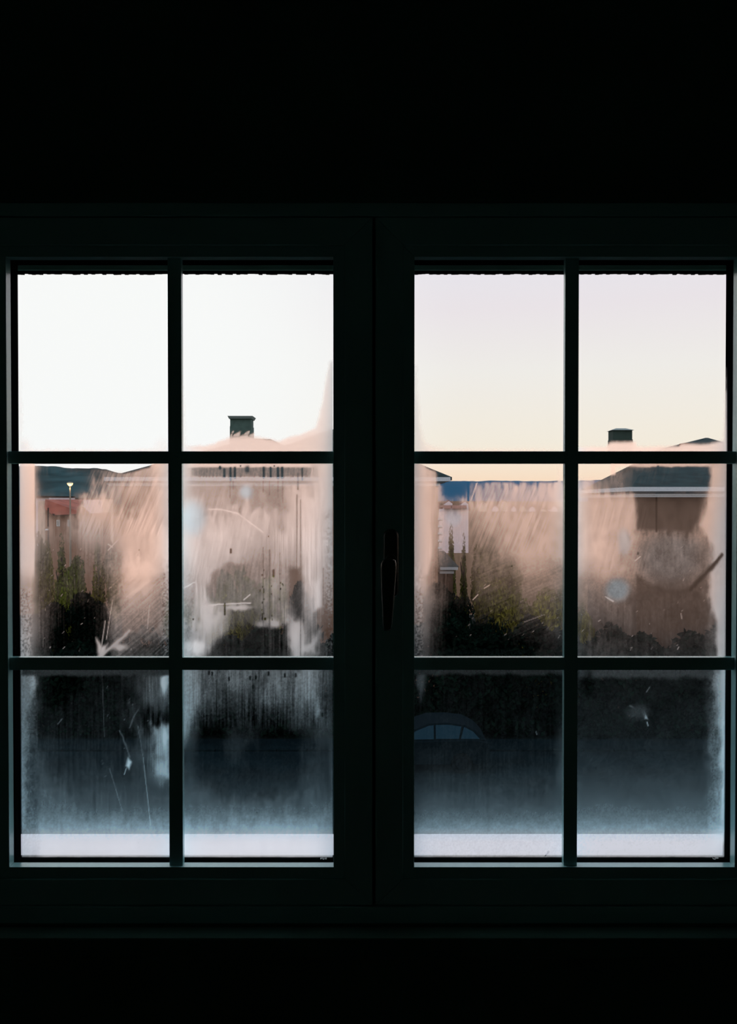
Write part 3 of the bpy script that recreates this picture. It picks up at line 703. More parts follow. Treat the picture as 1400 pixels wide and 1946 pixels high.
# street, pavement, kerb
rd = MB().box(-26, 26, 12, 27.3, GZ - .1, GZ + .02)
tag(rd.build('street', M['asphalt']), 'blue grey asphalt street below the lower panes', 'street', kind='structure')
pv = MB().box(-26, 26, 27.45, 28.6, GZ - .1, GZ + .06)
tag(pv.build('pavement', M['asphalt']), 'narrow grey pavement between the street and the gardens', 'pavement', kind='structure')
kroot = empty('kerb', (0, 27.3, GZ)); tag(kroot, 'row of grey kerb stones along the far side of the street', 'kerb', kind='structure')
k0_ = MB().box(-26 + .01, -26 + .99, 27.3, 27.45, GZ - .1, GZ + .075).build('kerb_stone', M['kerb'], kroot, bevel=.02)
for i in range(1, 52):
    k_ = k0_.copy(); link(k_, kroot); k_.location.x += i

# ------------------------------------------------------------------ houses
def gut(mb, a, b, z0, z1, out, y_pad=.0):
    pass
def hip_house(name, label, group, corners, zg, ze, apexes, over, wallm, roofm, gutter=True, chim=None, extra=None, cat='house'):
    """corners: 4 ground-plan points (x,y), counter-clockwise from the near-left one; apexes: 2 ridge points (x,y,z)"""
    cx = sum(c[0] for c in corners) / 4; cy = sum(c[1] for c in corners) / 4
    root = empty(name, (cx, cy, zg)); tag(root, label, cat, group)
    MB().prism([(x, y, zg) for x, y in corners], [(x, y, ze - .05) for x, y in corners]).build('wall', wallm, root)
    ev = []
    for (x, y) in corners:
        d = Vector((x - cx, y - cy)); ev.append((x + math.copysign(over, d.x), y + math.copysign(over, d.y)))
    A, B = apexes
    lo = [(x, y, ze) for x, y in ev]; vs = lo + [tuple(A), tuple(B)]
    th = .14; vs2 = [(x, y, z - (th if i < 4 else th)) for i, (x, y, z) in enumerate(vs)]
    n = 6
    if (Vector(A) - Vector(B)).length < .01:
        fs = [(0,1,4),(1,2,4),(2,3,4),(3,0,4)]
    else:
        fs = [(0,1,5,4),(1,2,5),(2,3,4,5),(3,0,4)]
    rb = MB(); rb.add(vs + vs2, fs + [tuple(reversed([i + n for i in f])) for f in fs] + [(i, n+i, n+(i+1)%4, (i+1)%4) for i in range(4)])
    roof = rb.build('roof', roofm, root)
    if gutter:
        # fascia and gutter: two pale bands with a dark board between, all round
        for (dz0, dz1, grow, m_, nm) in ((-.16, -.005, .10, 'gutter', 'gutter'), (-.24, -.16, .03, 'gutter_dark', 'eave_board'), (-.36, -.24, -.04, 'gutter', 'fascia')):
            g = MB()
            for i in range(4):
                (xa, ya), (xb, yb) = ev[i], ev[(i+1) % 4]
                d = Vector((xb - xa, yb - ya)).normalized(); o = Vector((d.y, -d.x)) # outward for ccw
                pa, pb = Vector((xa, ya)) - d * grow, Vector((xb, yb)) + d * grow
                ia, ib = pa - o * .05, pb - o * .05; oa, ob = pa + o * grow, pb + o * grow
                if grow < 0: ia, ib = pa - o * .12, pb - o * .12
                g.prism([(ia.x, ia.y, ze + dz0), (oa.x, oa.y, ze + dz0), (ob.x, ob.y, ze + dz0), (ib.x, ib.y, ze + dz0)],
                        [(ia.x, ia.y, ze + dz1), (oa.x, oa.y, ze + dz1), (ob.x, ob.y, ze + dz1), (ib.x, ib.y, ze + dz1)])
            g.build(nm, M[m_], root)
        MB().prism([(x, y, ze - .30) for x, y in ev], [(x, y, ze - .26) for x, y in ev]).build('soffit', M['gutter'], root)
    return root, ev
# left house: two hipped volumes
YH = 34
zeL = ZZ(906.5, YH)
aA = P(474, 833.5, YH + 3.2); aB = P(514, 834.5, YH + 5.6)
rootL, evL = hip_house('house', 'large dark roofed house behind the left casement, tall chimney on its ridge', None,
    [(XX(225, YH), YH + .45), (XX(640, YH), YH + .45), (XX(640, YH), YH + 8.5), (XX(235, YH), YH + 8.5)], GZ, zeL, (aA, aB), .45, M['wall_tan'], M['roof_dark'])
Lloc = parent_loc(rootL)
# higher wing on the right with its own pyramid roof
xl, xr = XX(505, YH), XX(834, YH)
ap = P(630, 815, YH + 4.2)
MB().box(xl, xr, YH + .5, YH + 9, GZ, zeL - .05).build('wing_wall', M['wall_tan'], rootL)
ev = [(xl - 2.8, YH + .05), (XX(858.5, YH + .05), YH + .05), (XX(858.5, YH + .05), YH + 9.4), (xl - 2.8, YH + 9.4)]
vs = [(x, y, zeL) for x, y in ev] + [tuple(ap)]
vs += [(x, y, z - .13) for x, y, z in vs]
MB().add(vs, [(0,1,4),(1,2,4),(2,3,4),(3,0,4),(6,5,9),(7,6,9),(8,7,9),(5,8,9),(0,5,6,1),(1,6,7,2),(2,7,8,3),(3,8,5,0)]).build('wing_roof', M['roof_dark'], rootL)
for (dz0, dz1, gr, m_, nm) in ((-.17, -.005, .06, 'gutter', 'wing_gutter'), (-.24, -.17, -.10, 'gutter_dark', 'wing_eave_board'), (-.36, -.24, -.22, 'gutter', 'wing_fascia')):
    xa, xb, ya, yb = ev[0][0] - gr, ev[1][0] + (gr if gr > 0 else gr * 1.6) - .12, ev[0][1] - gr * .4, ev[2][1] + gr
    MB().box(xa, xb, ya, yb, zeL + dz0, zeL + dz1).build(nm, M[m_], rootL)
def chimney(root, pxa, pxb, ytop, ybase, Y, dpt, m1, capstyle):
    xa, xb = XX(pxa, Y), XX(pxb, Y); zt, zb = ZZ(ytop, Y), ZZ(ybase, Y); hgt = (XX(1, Y) - XX(0, Y))
    wth = xb - xa
    c = MB().box(xa, xb, Y, Y + dpt, zb, zt - 4 * hgt)
    c.box(xa - .5 * hgt, xb + .8 * hgt, Y - .02, Y + dpt + .02, zb, zt - (19 if capstyle == 'flat' else 22) * hgt)
    ch = c.build('chimney', m1, root)
    if capstyle == 'flat':
        MB().hexa([(xa - 1.5*hgt, Y - .1, zt - 5*hgt), (xb + 1.5*hgt, Y - .1, zt - 5*hgt), (xb + 1.5*hgt, Y + dpt + .1, zt - 5*hgt), (xa - 1.5*hgt, Y + dpt + .1, zt - 5*hgt),
                   (xa - 4*hgt, Y - .16, zt), (xb + 4*hgt, Y - .16, zt), (xb + 4*hgt, Y + dpt + .16, zt), (xa - 4*hgt, Y + dpt + .16, zt)]).build('chimney_cap', M['cap'], ch)
    else:
        p = [(xa - 2.5*hgt, Y - .08), (xb + 2.5*hgt, Y - .08), (xb + 2.5*hgt, Y + dpt + .08), (xa - 2.5*hgt, Y + dpt + .08)]
        q = [(xa + 9*hgt, Y + dpt*.35), (xb - 9*hgt, Y + dpt*.35), (xb - 9*hgt, Y + dpt*.65), (xa + 9*hgt, Y + dpt*.65)]
        MB().prism([(x, y, zt - 4.5*hgt) for x, y in p], [(x, y, zt) for x, y in q]).build('chimney_cap', M['cap'], ch)
    return ch
chimney(rootL, 437.5, 477, 791, 850, YH + 3.4, .8, M['chimney'], 'flat')

# right house, its near corner towards us
YR = 30
k0 = Vector((XX(1210, YR), YR)); ang = math.radians(-4)
fx = Vector((math.cos(ang), math.sin(ang))); fy = Vector((XX(1120, 39.5) - XX(1210, YR), 9.5)).normalized()
zeR = ZZ(925.5, YR)
c0 = k0; c1 = k0 + fx * 9.5; c3 = k0 + fy * 10.0; c2 = c1 + fy * 10.0
rx_, ry_ = (c0 + c1 + c2 + c3) / 4
ridgeA = c0 + (c1 - c0) * .205 + (c3 - c0) * .5; ridgeB = c0 + (c1 - c0) * .75 + (c3 - c0) * .5
zr = ZZ(859.5, ridgeA.y)
rootR, evR = hip_house('house', 'dark roofed brown house behind the right casement, capped chimney on its ridge', None,
    [tuple(c0), tuple(c1), tuple(c2), tuple(c3)], GZ, zeR, (Vector((*ridgeA, zr)), Vector((*ridgeB, zr))), .30, M['wall_brown'], M['roof_dark'])
chimney(rootR, 1164, 1200.5, 813, 880, 35.6, .7, M['chimney_warm'], 'pyramid')

# roof peak of a house behind the right one
Y5 = 90
ap5 = P(1344, 832, Y5 + 5)
r5, _ = hip_house('house', 'farther house at the right edge, only its dark roof peak showing', None,
    [(XX(1303, Y5), Y5), (XX(1385, Y5), Y5), (XX(1385, Y5), Y5 + 8), (XX(1303, Y5), Y5 + 8)], gh(0, Y5), ZZ(846, Y5), (P(1340, 832, Y5 + 4), P(1345, 832, Y5 + 4.3)), .3, M['wall_brown'], M['roof_dark'], gutter=False)
MB().box(XX(1296, Y5), XX(1308, Y5), Y5 - .3, Y5 + 1, ZZ(846, Y5) - .05, ZZ(842.5, Y5)).build('parapet', M['roof_brown'], r5)

# red roofed house far left, gable slope falling to the right
YQ = 52
def quad_wall(mb, pts, y0, y1): mb.prism([(x, y0, z) for x, z in pts], [(x, y1, z) for x, z in pts])
rq = empty('house', (XX(95, YQ), YQ, GZ)); tag(rq, 'small red roofed house behind the far left pane, beside the lit street lamp', 'house')
w_ = MB(); quad_wall(w_, [(XX(86, YQ), GZ), (XX(144, YQ), GZ), (XX(144, YQ), ZZ(977, YQ)), (XX(100, YQ), ZZ(980, YQ)), (XX(86, YQ), ZZ(965, YQ))], YQ, YQ + 7)
w_.build('wall', M['wall_tan'], rq)
w_ = MB(); quad_wall(w_, [(XX(60, YQ), GZ), (XX(85.8, YQ), GZ), (XX(85.8, YQ), ZZ(951, YQ)), (XX(60, YQ), ZZ(951, YQ))], YQ + 1, YQ + 7)
w_.build('side_wall', M['wall_cream'], rq)
rf = MB()
a0, a1 = P(84, 949.5, YQ - .4), P(146, 970, YQ - .4); b0_, b1_ = P(98, 977.5, YQ - .5), P(146, 976.5, YQ - .5)
rf.prism([P(86, 949, YQ + .5), P(146, 970.5, YQ - .3), P(145, 977, YQ - .5), P(100, 979, YQ - .5), P(84, 966, YQ - .3)],
         [P(86, 949, YQ + .5) + Vector((0, 7, 0)), P(146, 970.5, YQ + 7), P(145, 977, YQ + 7), P(100, 979, YQ + 7), P(84, 966, YQ + 7)])
rf.build('roof', M['roof_red'], rq)
MB().prism([P(99, 976, YQ - .55), P(104, 976.5, YQ - .55), P(104, 980, YQ - .55), P(101, 980, YQ - .55)], [P(99, 976, YQ - .3), P(104, 976.5, YQ - .3), P(104, 980, YQ - .3), P(101, 980, YQ - .3)]).build('gutter_end', M['flatroof'], rq)
for px in (111, 132):
    fr_ = MB().box(XX(px - 3, YQ), XX(px + 3, YQ), YQ - .08, YQ, ZZ(1000, YQ), ZZ(988, YQ)).build('window_surround', M['gutter'], rq)
    MB().box(XX(px - 1.8, YQ), XX(px + 1.8, YQ), YQ - .1, YQ - .07, ZZ(998, YQ), ZZ(990, YQ)).build('pane', M['winglass'], fr_)

def flat_block(label, x0, x1, ytop, Y, dpt, wallm, roof_px=3, ro=1.0, zg=None, wins=()):
    zg = gh(0, Y) if zg is None else zg
    r = empty('building', (XX((x0 + x1) / 2, Y), Y, zg)); tag(r, label, 'building')
    MB().box(XX(x0, Y), XX(x1, Y), Y, Y + dpt, zg, ZZ(ytop + roof_px, Y)).build('wall', wallm, r)
    MB().box(XX(x0 - ro, Y), XX(x1 + ro, Y), Y - .2, Y + dpt, ZZ(ytop + roof_px, Y), ZZ(ytop, Y)).build('flat_roof', M['flatroof'], r)
    return r
flat_block('pale flat roofed block behind the small red roofed house, leftmost', 68, 93, 942.5, 68, 6, M['wall_pale'])
rb_ = flat_block('pale flat roofed block just behind the lit lamp post', 112, 144, 946, 80, 8, M['wall_pale'])
# its sloped lean-to wall on the right
MB().prism([P(134, 954, 79.5), P(160, 968, 79.5), P(160, 1000, 79.5), P(134, 1000, 79.5)], [P(134, 954, 86), P(160, 968, 86), P(160, 1000, 86), P(134, 1000, 86)]).build('lean_to', M['wall_pale'], rb_)
flat_block('cream flat roofed block right of the lit lamp post', 149, 172, 946, 90, 8, M['wall_cream'], roof_px=2.5)

# long pale building with brown roof right of the left house, apartment block with balconies, low outbuilding
YB = 120
r = empty('building', (XX(865, YB), YB, gh(0, YB))); tag(r, 'long pale lavender building with a low brown roof, in the middle distance', 'building')
MB().box(XX(838, YB), XX(890, YB), YB, YB + 12, gh(0, YB), ZZ(966, YB)).build('wall', M['wall_pale'], r)
for xa, xb, m_ in ((844, 857, 'roof_brown'), (859, 887, 'roof_brown')):
    MB().prism([P(xa, 966.5, YB - .6), P(xb, 966.5, YB - .6), P(xb - 1, 960.5, YB + 3), P(xa + 1, 960.5, YB + 3)],
               [P(xa, 966.5, YB - .6) + Vector((0, 12, 0)), P(xb, 966.5, YB - .6) + Vector((0, 12, 0)), P(xb - 1, 960.5, YB + 3) + Vector((0, 6, 0)), P(xa + 1, 960.5, YB + 3) + Vector((0, 6, 0))]).build('roof', M[m_], r)
YT = 62
r = empty('apartment_building', (XX(820, YT), YT, GZ)); tag(r, 'narrow end of an apartment block with stacked balconies beside the left house', 'building')
MB().box(XX(800, YT), XX(834, YT), YT, YT + 9, GZ, ZZ(966, YT)).build('wall', M['wall_cream'], r)
MB().box(XX(800, YT), XX(841, YT), YT - .2, YT + 9, ZZ(967, YT), ZZ(964, YT)).build('roof', M['roof_brown'], r)
for i in range(5):
    yb = 984 + i * 13.5
    b = MB().box(XX(829, YT), XX(837.5, YT), YT - 1.1, YT, ZZ(yb + 5, YT), ZZ(yb + 3.5, YT)).build('balcony', M['flatroof'], r)
    MB().box(XX(829, YT), XX(837.5, YT), YT - 1.15, YT - 1.05, ZZ(yb + 3.5, YT), ZZ(yb, YT)).build('railing', M['gutter'], b)
YO = 38
r = empty('outbuilding', (XX(845, YO), YO, GZ)); tag(r, 'low garden outbuilding with pale double eave at the left house\'s corner', 'outbuilding')
MB().box(XX(846, YO), XX(862, YO), YO + .3, YO + 5, GZ, ZZ(1090, YO)).build('wall', M['wall_brown'], r)
MB().prism([(XX(836, YO), YO, ZZ(1078, YO)), (XX(873, YO), YO, ZZ(1078, YO)), (XX(873, YO), YO + 6, ZZ(1078, YO)), (XX(836, YO), YO + 6, ZZ(1078, YO))],
           [(XX(842, YO), YO + 2.5, ZZ(1055, YO)), (XX(855, YO), YO + 2.5, ZZ(1055, YO)), (XX(855, YO), YO + 3.5, ZZ(1055, YO)), (XX(842, YO), YO + 3.5, ZZ(1055, YO))]).build('roof', M['roof_dark'], r)
MB().box(XX(836, YO), XX(870, YO), YO - .05, YO + 6, ZZ(1083, YO), ZZ(1078, YO)).build('gutter', M['gutter'], r)
MB().box(XX(836, YO), XX(863, YO), YO + .1, YO + 6, ZZ(1090.5, YO), ZZ(1085.5, YO)).build('fascia', M['gutter'], r)

# the far village
vill = [(836, 961, 10, 'cream'), (852.5, 952, 14, 'pale'), (883, 953, 13, 'pale'), (918, 953, 15, 'cream'), (941, 961, 11, 'pale'), (958, 952, 13, 'cream'), (976, 962, 9, 'pale'), (993, 961, 11, 'cream'), (1011, 962, 11, 'pale'), (1032, 967, 18, 'cream'), (1053, 962, 12, 'pale'), (930, 990, 9, 'cream'), (1015, 993, 12, 'cream')]
wh = ['first from the left', 'with white gable above the brown roofed building', 'with a gable right of the brown roofed building\'s middle', 'with the widest gable of the row', 'small and pale, fifth from the left',
      'cream gabled, left of the middle', 'small and pale, seventh from the left', 'cream, eighth from the left', 'pale gabled, ninth from the left', 'long and cream, lower than its neighbours', 'pale, last on the right', 'cream, standing alone below the row', 'cream, lowest and near the right']
for i, (px, py, wpx, cm) in enumerate(vill):
    Yv = 420 if py < 975 else 260
    x0, x1 = XX(px - wpx / 2, Yv), XX(px + wpx / 2, Yv); ze_ = ZZ(py + 5, Yv); zt = ZZ(py, Yv); zg = gh(0, Yv) - 1.5
    zg = min(zg, ZZ(py + 12, Yv))
    r = empty('village_house', ((x0 + x1) / 2, Yv, zg)); tag(r, 'far village house, ' + wh[i], 'house', 'houses of the far village')
    xm = (x0 + x1) / 2
    MB().prism([(x0, Yv, zg), (x1, Yv, zg), (x1, Yv, ze_), (xm, Yv, zt), (x0, Yv, ze_)], [(x0, Yv+8, zg), (x1, Yv+8, zg), (x1, Yv+8, ze_), (xm, Yv+8, zt), (x0, Yv+8, ze_)]).build('wall', M['wall_' + cm], r)
    MB().prism([(x0-.3, Yv+.4, ze_), (xm, Yv+.4, zt+.1), (x1+.3, Yv+.4, ze_), (x1+.3, Yv+.4, ze_+.25), (xm, Yv+.4, zt+.45), (x0-.3, Yv+.4, ze_+.25)],
               [(x0-.3, Yv+8, ze_), (xm, Yv+8, zt+.1), (x1+.3, Yv+8, ze_), (x1+.3, Yv+8, ze_+.25), (xm, Yv+8, zt+.45), (x0-.3, Yv+8, ze_+.25)]).build('roof', M['roof_brown'], r)

# ------------------------------------------------------------------ street lamps
YL = 48
bx = XX(133.3, YL)
lr = empty('street_lamp', (bx, YL, GZ)); tag(lr, 'tall street lamp with a lit orange head against the dark hill', 'street lamp')
MB().tube((bx, YL, GZ), (bx, YL, ZZ(924, YL)), .10, .035).build('pole', M['metal'], lr)
hd = MB(); cz = ZZ(918.5, YL)
n = 20
rng = [(.05, -.16), (.13, -.09), (.165, 0), (.15, .045), (.06, .075)]
hd.loft([[(bx + r_ * 1.0 * math.cos(2*math.pi*i/n), YL + r_ * math.sin(2*math.pi*i/n), cz + z_) for i in range(n)] for r_, z_ in rng[:3]])
hd.build('lamp_glass', M['glow'], lr, smooth=True)
MB().loft([[(bx + r_ * math.cos(2*math.pi*i/n), YL + r_ * math.sin(2*math.pi*i/n), cz + z_) for i in range(n)] for r_, z_ in [(.17, .003), (.155, .045), (.06, .075)]]).build('lamp_cover', M['metal'], lr, smooth=True)
ld = bpy.data.lights.new('street_lamp_light', 'POINT'); ld.energy = 12; ld.color = (1, .6, .28); ld.shadow_soft_size = .12
lo_ = bpy.data.objects.new('bulb', ld); link(lo_, lr); lo_.location = (0, -.05, cz - GZ - .3)
Y2 = 44
bx2 = XX(91.5, Y2)
lr2 = empty('street_lamp', (bx2, Y2, GZ)); tag(lr2, 'dark lower post with a small white lamp arm in front of the red roofed house', 'street lamp')
MB().tube((bx2, Y2, GZ), (bx2, Y2, ZZ(965, Y2)), .06, .04).build('pole', M['flatroof'], lr2)
MB().tube((bx2 - .04, Y2 - .08, ZZ(1006, Y2)), (bx2 + .14, Y2 - .2, ZZ(1004, Y2)), .02).build('arm', M['metal'], lr2)
MB().hexa([(bx2-.09, Y2-.22, ZZ(1007.3, Y2)), (bx2+.04, Y2-.22, ZZ(1007.3, Y2)), (bx2+.04, Y2-.06, ZZ(1007.3, Y2)), (bx2-.09, Y2-.06, ZZ(1007.3, Y2)),
           (bx2-.06, Y2-.2, ZZ(1005, Y2)), (bx2+.02, Y2-.2, ZZ(1005, Y2)), (bx2+.02, Y2-.08, ZZ(1005, Y2)), (bx2-.06, Y2-.08, ZZ(1005, Y2))]).build('lamp_head', M['gutter'], lr2)

# ------------------------------------------------------------------ trees, bushes, hedges
def foliage_mesh(name, blobs, n, size, seed, material):
    rr = np.random.RandomState(seed)
    vol = np.array([b[3] * b[4] * b[5] for b in blobs]); pick = rr.choice(len(blobs), n, p=vol / vol.sum())
    B = np.array(blobs)[pick]
    d = rr.normal(size=(n, 3)); d /= np.linalg.norm(d, axis=1)[:, None]
    rad = rr.uniform(.45, 1.02, n) ** .6
    c = B[:, :3] + d * B[:, 3:6] * rad[:, None]
    a = rr.normal(size=(n, 3)); a /= np.linalg.norm(a, axis=1)[:, None]
    b = np.cross(a, rr.normal(size=(n, 3))); b /= np.linalg.norm(b, axis=1)[:, None]
    s = rr.uniform(.6, 1.3, n)[:, None] * size
    vs = np.stack([c - a*s, c - b*s*.55, c + a*s, c + b*s*.55], 1).reshape(-1, 3)
    me = bpy.data.meshes.new(name)
    me.vertices.add(4*n); me.vertices.foreach_set('co', vs.astype(np.float32).ravel())
    me.loops.add(4*n); me.loops.foreach_set('vertex_index', np.arange(4*n, dtype=np.int32))
    me.polygons.add(n); me.polygons.foreach_set('loop_start', np.arange(0, 4*n, 4, dtype=np.int32))
    me.update(calc_edges=True); me.materials.append(material); return me
def crown(seed, kind):
    rr = random.Random(seed); bl = []
    if kind == 'tree':       # unit: height 1, crown from .3 up
        bl.append((0, 0, .62, .24, .24, .26))
        for i in range(9):
            a = rr.uniform(0, 6.28); r_ = rr.uniform(.10, .24); z = rr.uniform(.36, .86)
            bl.append((r_*math.cos(a), r_*math.sin(a), z, *(rr.uniform(.09, .16),) * 2, rr.uniform(.09, .14)))
    elif kind == 'conifer':
        for i in range(8):
            z = .14 + i * .105; q = (1 - z) * .23 + .02
            bl.append((0, 0, z, q, q, .09))
    else:                    # bush: wide
        for i in range(9):
            a = rr.uniform(0, 6.28); r_ = rr.uniform(0, .45)
            bl.append((r_*math.cos(a), r_*math.sin(a)*.7, rr.uniform(.25, .75), rr.uniform(.22, .36), rr.uniform(.2, .3), rr.uniform(.2, .27)))
    return bl
FM = {}
for kind, cnt, sz in (('tree', 5200, .022), ('conifer', 3800, .020), ('bush', 4200, .034)):
    for mk in ('leaf_g', 'leaf_o', 'leaf_d'):
        FM[kind, mk] = foliage_mesh('foliage', crown(len(FM) + 4, kind), cnt, sz, len(FM) + 1, M[mk])
def plant(name, kind, mk, px, ytop, wpx, Y, label, cat, group, rot):
    x = XX(px, Y); zt = ZZ(ytop, Y); z0 = gh(x, Y); h = zt - z0; wd = wpx / F * Y
    root = empty(name, (x, Y, z0)); tag(root, label, cat, group)
    fo = bpy.data.objects.new('foliage', FM[kind, mk]); link(fo, root)
    base = {'tree': .72, 'conifer': .46, 'bush': 1.3}[kind]
    fo.scale = (wd / base, wd / base, h * (1 if kind == 'bush' else 1.0)); fo.rotation_euler[2] = rot
    r0 = max(.05, h * .022)
    o = MB().tube((x, Y, z0 - .05), (x + .02, Y, z0 + h * (.5 if kind == 'bush' else .8)), r0, r0 * .35, 8)
    # a few boughs
    rr = random.Random(int(px))
    for i in range(5):
        a = rr.uniform(0, 6.28); zz = z0 + h * rr.uniform(.3, .6)
        o.tube((x, Y, zz), (x + math.cos(a) * wd * .25, Y + math.sin(a) * wd * .25, zz + h * .16), r0 * .4, r0 * .15, 6)
    o.build('trunk', M['bark'], root)
    return root
plants = [
 ('tree', 'tree', 'leaf_o', 80, 1002, 60, 43, 'olive tree at the far left below the red roofed house'),
 ('conifer', 'conifer', 'leaf_g', 116, 1000, 46, 41, 'slim green conifer below the lit street lamp'),
 ('tree', 'tree', 'leaf_g', 140, 1040, 70, 36, 'green tree in front of the slim conifer, behind the left pane'),
 ('conifer', 'conifer', 'leaf_o', 186, 995, 46, 42, 'pointed olive conifer right of the lit street lamp, nearly fogged over'),
 ('tree', 'tree', 'leaf_o', 222, 1020, 60, 40, 'olive tree in front of the left end of the large house'),
 ('tree', 'tree', 'leaf_d', 175, 1110, 120, 33, 'dark broad tree behind the lower part of the left middle pane'),
 ('tree', 'tree', 'leaf_d', 90, 1130, 100, 32.5, 'dark broad tree in the bottom left corner of the left middle pane'),
 ('bush', 'bush', 'leaf_d', 285, 1150, 130, 31.5, 'dark bush behind the left casement\'s vertical bar'),
 ('tree', 'tree', 'leaf_o', 432, 1075, 90, 31.8, 'round olive tree in front of the large house'),
 ('bush', 'bush', 'leaf_d', 520, 1165, 170, 30.8, 'wide dark bush in front of the large house\'s wall'),
 ('bush', 'bush', 'leaf_o', 478, 1060, 130, 32.6, 'tall olive bush against the large house, right of the round olive tree'),
 ('bush', 'bush', 'leaf_d', 585, 1110, 120, 32.3, 'tall dark bush against the large house\'s wall, near the casement\'s right stile'),
 ('bush', 'bush', 'leaf_o', 372, 1100, 110, 32.4, 'tall olive bush against the large house, left of the round olive tree'),
 ('tree', 'tree', 'leaf_d', 575, 1090, 60, 32, 'narrow dark tree near the right edge of the left casement'),
 ('conifer', 'conifer', 'leaf_g', 857, 982, 34, 46, 'slim green conifer right of the stacked balconies'),
 ('conifer', 'conifer', 'leaf_g', 881, 1001, 26, 44, 'small slim conifer below the long pale building'),
 ('tree', 'tree', 'leaf_o', 918, 1010, 70, 42, 'olive tree in the third column of panes'),
 ('tree', 'tree', 'leaf_o', 965, 1045, 80, 40, 'low olive tree left of the right house'),
 ('tree', 'tree', 'leaf_d', 850, 1095, 110, 34, 'dark tree in front of the garden outbuilding'),
 ('bush', 'bush', 'leaf_o', 990, 1100, 150, 33, 'broad olive bush left of the right house'),
 ('bush', 'bush', 'leaf_o', 932, 1078, 100, 37.5, 'olive bush between the garden outbuilding and the broad olive bush'),
 ('bush', 'bush', 'leaf_d', 940, 1130, 150, 32, 'dark bush below the olive tree in the third column of panes'),
 ('bush', 'bush', 'leaf_o', 1062, 1085, 90, 35.5, 'olive bush behind the right casement\'s vertical bar'),
 ('bush', 'bush', 'leaf_o', 1108, 1135, 60, 31.8, 'olive bush at the near corner of the right house'),
]
for i, (nm, kind, mk, px, yt, wp, Y, lab) in enumerate(plants):
    plant({'tree': 'tree', 'conifer': 'conifer_tree', 'bush': 'bush'}[kind], kind, mk, px, yt, wp, Y, lab, 'bush' if kind == 'bush' else 'tree', None, i * 1.3)
# clipped hedge along the pavement, in five lengths
hb = 0
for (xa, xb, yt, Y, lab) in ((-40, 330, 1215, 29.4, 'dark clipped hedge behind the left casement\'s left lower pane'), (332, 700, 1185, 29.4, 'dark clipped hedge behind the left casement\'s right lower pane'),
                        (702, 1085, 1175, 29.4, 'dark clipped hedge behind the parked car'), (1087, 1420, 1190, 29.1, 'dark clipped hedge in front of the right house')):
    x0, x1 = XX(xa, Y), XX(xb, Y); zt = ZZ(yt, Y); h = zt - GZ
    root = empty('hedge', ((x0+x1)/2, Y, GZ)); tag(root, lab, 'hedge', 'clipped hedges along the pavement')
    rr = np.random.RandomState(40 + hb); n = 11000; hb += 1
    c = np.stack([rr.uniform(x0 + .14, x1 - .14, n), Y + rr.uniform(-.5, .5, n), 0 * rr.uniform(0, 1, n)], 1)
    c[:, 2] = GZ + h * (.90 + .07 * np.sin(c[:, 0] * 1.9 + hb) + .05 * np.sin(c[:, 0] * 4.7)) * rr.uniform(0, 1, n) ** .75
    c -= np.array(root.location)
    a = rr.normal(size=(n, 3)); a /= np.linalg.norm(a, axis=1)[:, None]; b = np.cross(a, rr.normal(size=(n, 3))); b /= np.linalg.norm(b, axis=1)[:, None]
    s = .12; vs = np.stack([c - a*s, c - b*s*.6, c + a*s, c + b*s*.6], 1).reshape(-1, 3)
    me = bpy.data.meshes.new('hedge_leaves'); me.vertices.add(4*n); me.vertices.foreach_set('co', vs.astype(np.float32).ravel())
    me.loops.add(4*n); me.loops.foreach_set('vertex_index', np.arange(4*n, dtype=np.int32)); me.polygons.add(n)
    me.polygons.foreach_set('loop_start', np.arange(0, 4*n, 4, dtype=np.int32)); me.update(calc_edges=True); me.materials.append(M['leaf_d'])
    link(bpy.data.objects.new('foliage', me), root)

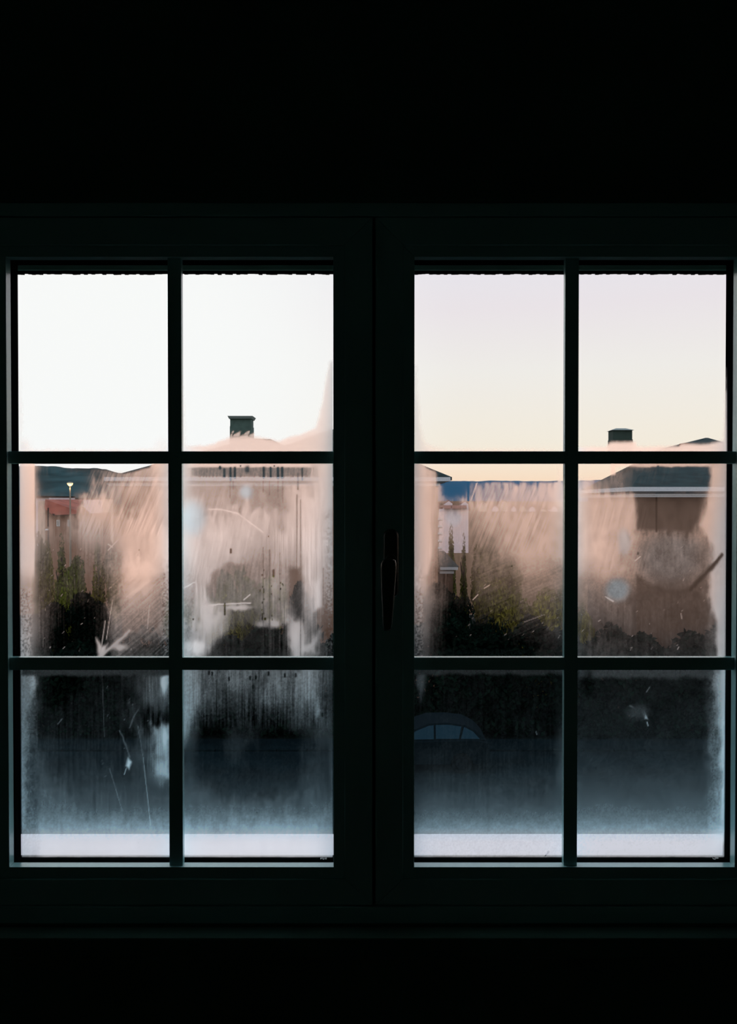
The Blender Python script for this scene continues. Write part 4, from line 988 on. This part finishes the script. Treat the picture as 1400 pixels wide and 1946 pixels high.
# ------------------------------------------------------------------ parked car (side view, nose to the left)
YC = 25.95
x0, x1 = XX(668, YC), XX(925, YC)
carL = x1 - x0
zc = GZ + .02
cr_ = empty('car', ((x0 + x1) / 2, YC, zc)); tag(cr_, 'dark parked car on the street behind the right casement\'s lower left pane', 'car')
def side(pts): return [(x1 - u * carL, z) for u, z in pts]     # u from the tail
body = [(0.0, .42), (.005, .72), (.02, .92), (.10, 1.0), (.30, .98), (.70, .94), (.90, .82), (.99, .62), (1.0, .38), (.97, .25), (.885, .25), (.86, .42), (.80, .48), (.74, .42), (.715, .25), (.29, .25), (.265, .42), (.205, .48), (.145, .42), (.12, .25), (.02, .28)]
def extr(pts, ya, yb, inset=0): 
    mb = MB(); mb.prism([(x, ya, zc + z) for x, z in pts], [(x, yb, zc + z) for x, z in pts]); return mb
extr(side(body), YC - .85, YC + .85).build('body', M['car'], cr_, bevel=.03)
cab_lo = [(.04, .98), (.66, .95)]; 
cab = [(.03, .97), (.09, 1.22), (.17, 1.40), (.30, 1.47), (.44, 1.45), (.55, 1.28), (.68, .95)]
cabp = side(cab)
m_ = MB(); m_.prism([(x, YC - .80 + (max(0, z - .95)) * .32, zc + z) for x, z in cabp], [(x, YC + .80 - (max(0, z - .95)) * .32, zc + z) for x, z in cabp])
m_.build('cabin', M['car'], cr_, bevel=.02)
for wpts in ([(.075, 1.02), (.12, 1.22), (.185, 1.35), (.21, 1.02)], [(.225, 1.02), (.205, 1.36), (.30, 1.41), (.39, 1.40), (.39, 1.02)], [(.405, 1.01), (.405, 1.395), (.44, 1.38), (.53, 1.24), (.62, 1.0)]):
    pp = side(wpts); q = MB()
    q.prism([(x, YC - .80 + (z - .95) * .32 - .012, zc + z) for x, z in pp], [(x, YC - .80 + (z - .95) * .32 + .01, zc + z) for x, z in pp])
    q.build('side_window', M['car_glass'], cr_)
for u in (.205, .80):
    xw = x1 - u * carL
    for ys in (YC - .88, YC + .68):
        wv = MB().tube((xw, ys, zc + .31), (xw, ys + .2, zc + .31), .31, .31, 20).build('wheel', M['tyre'], cr_)
        MB().tube((xw, ys - .015, zc + .31), (xw, ys + .01, zc + .31), .19, .2, 14).build('hubcap', M['hub'], wv)
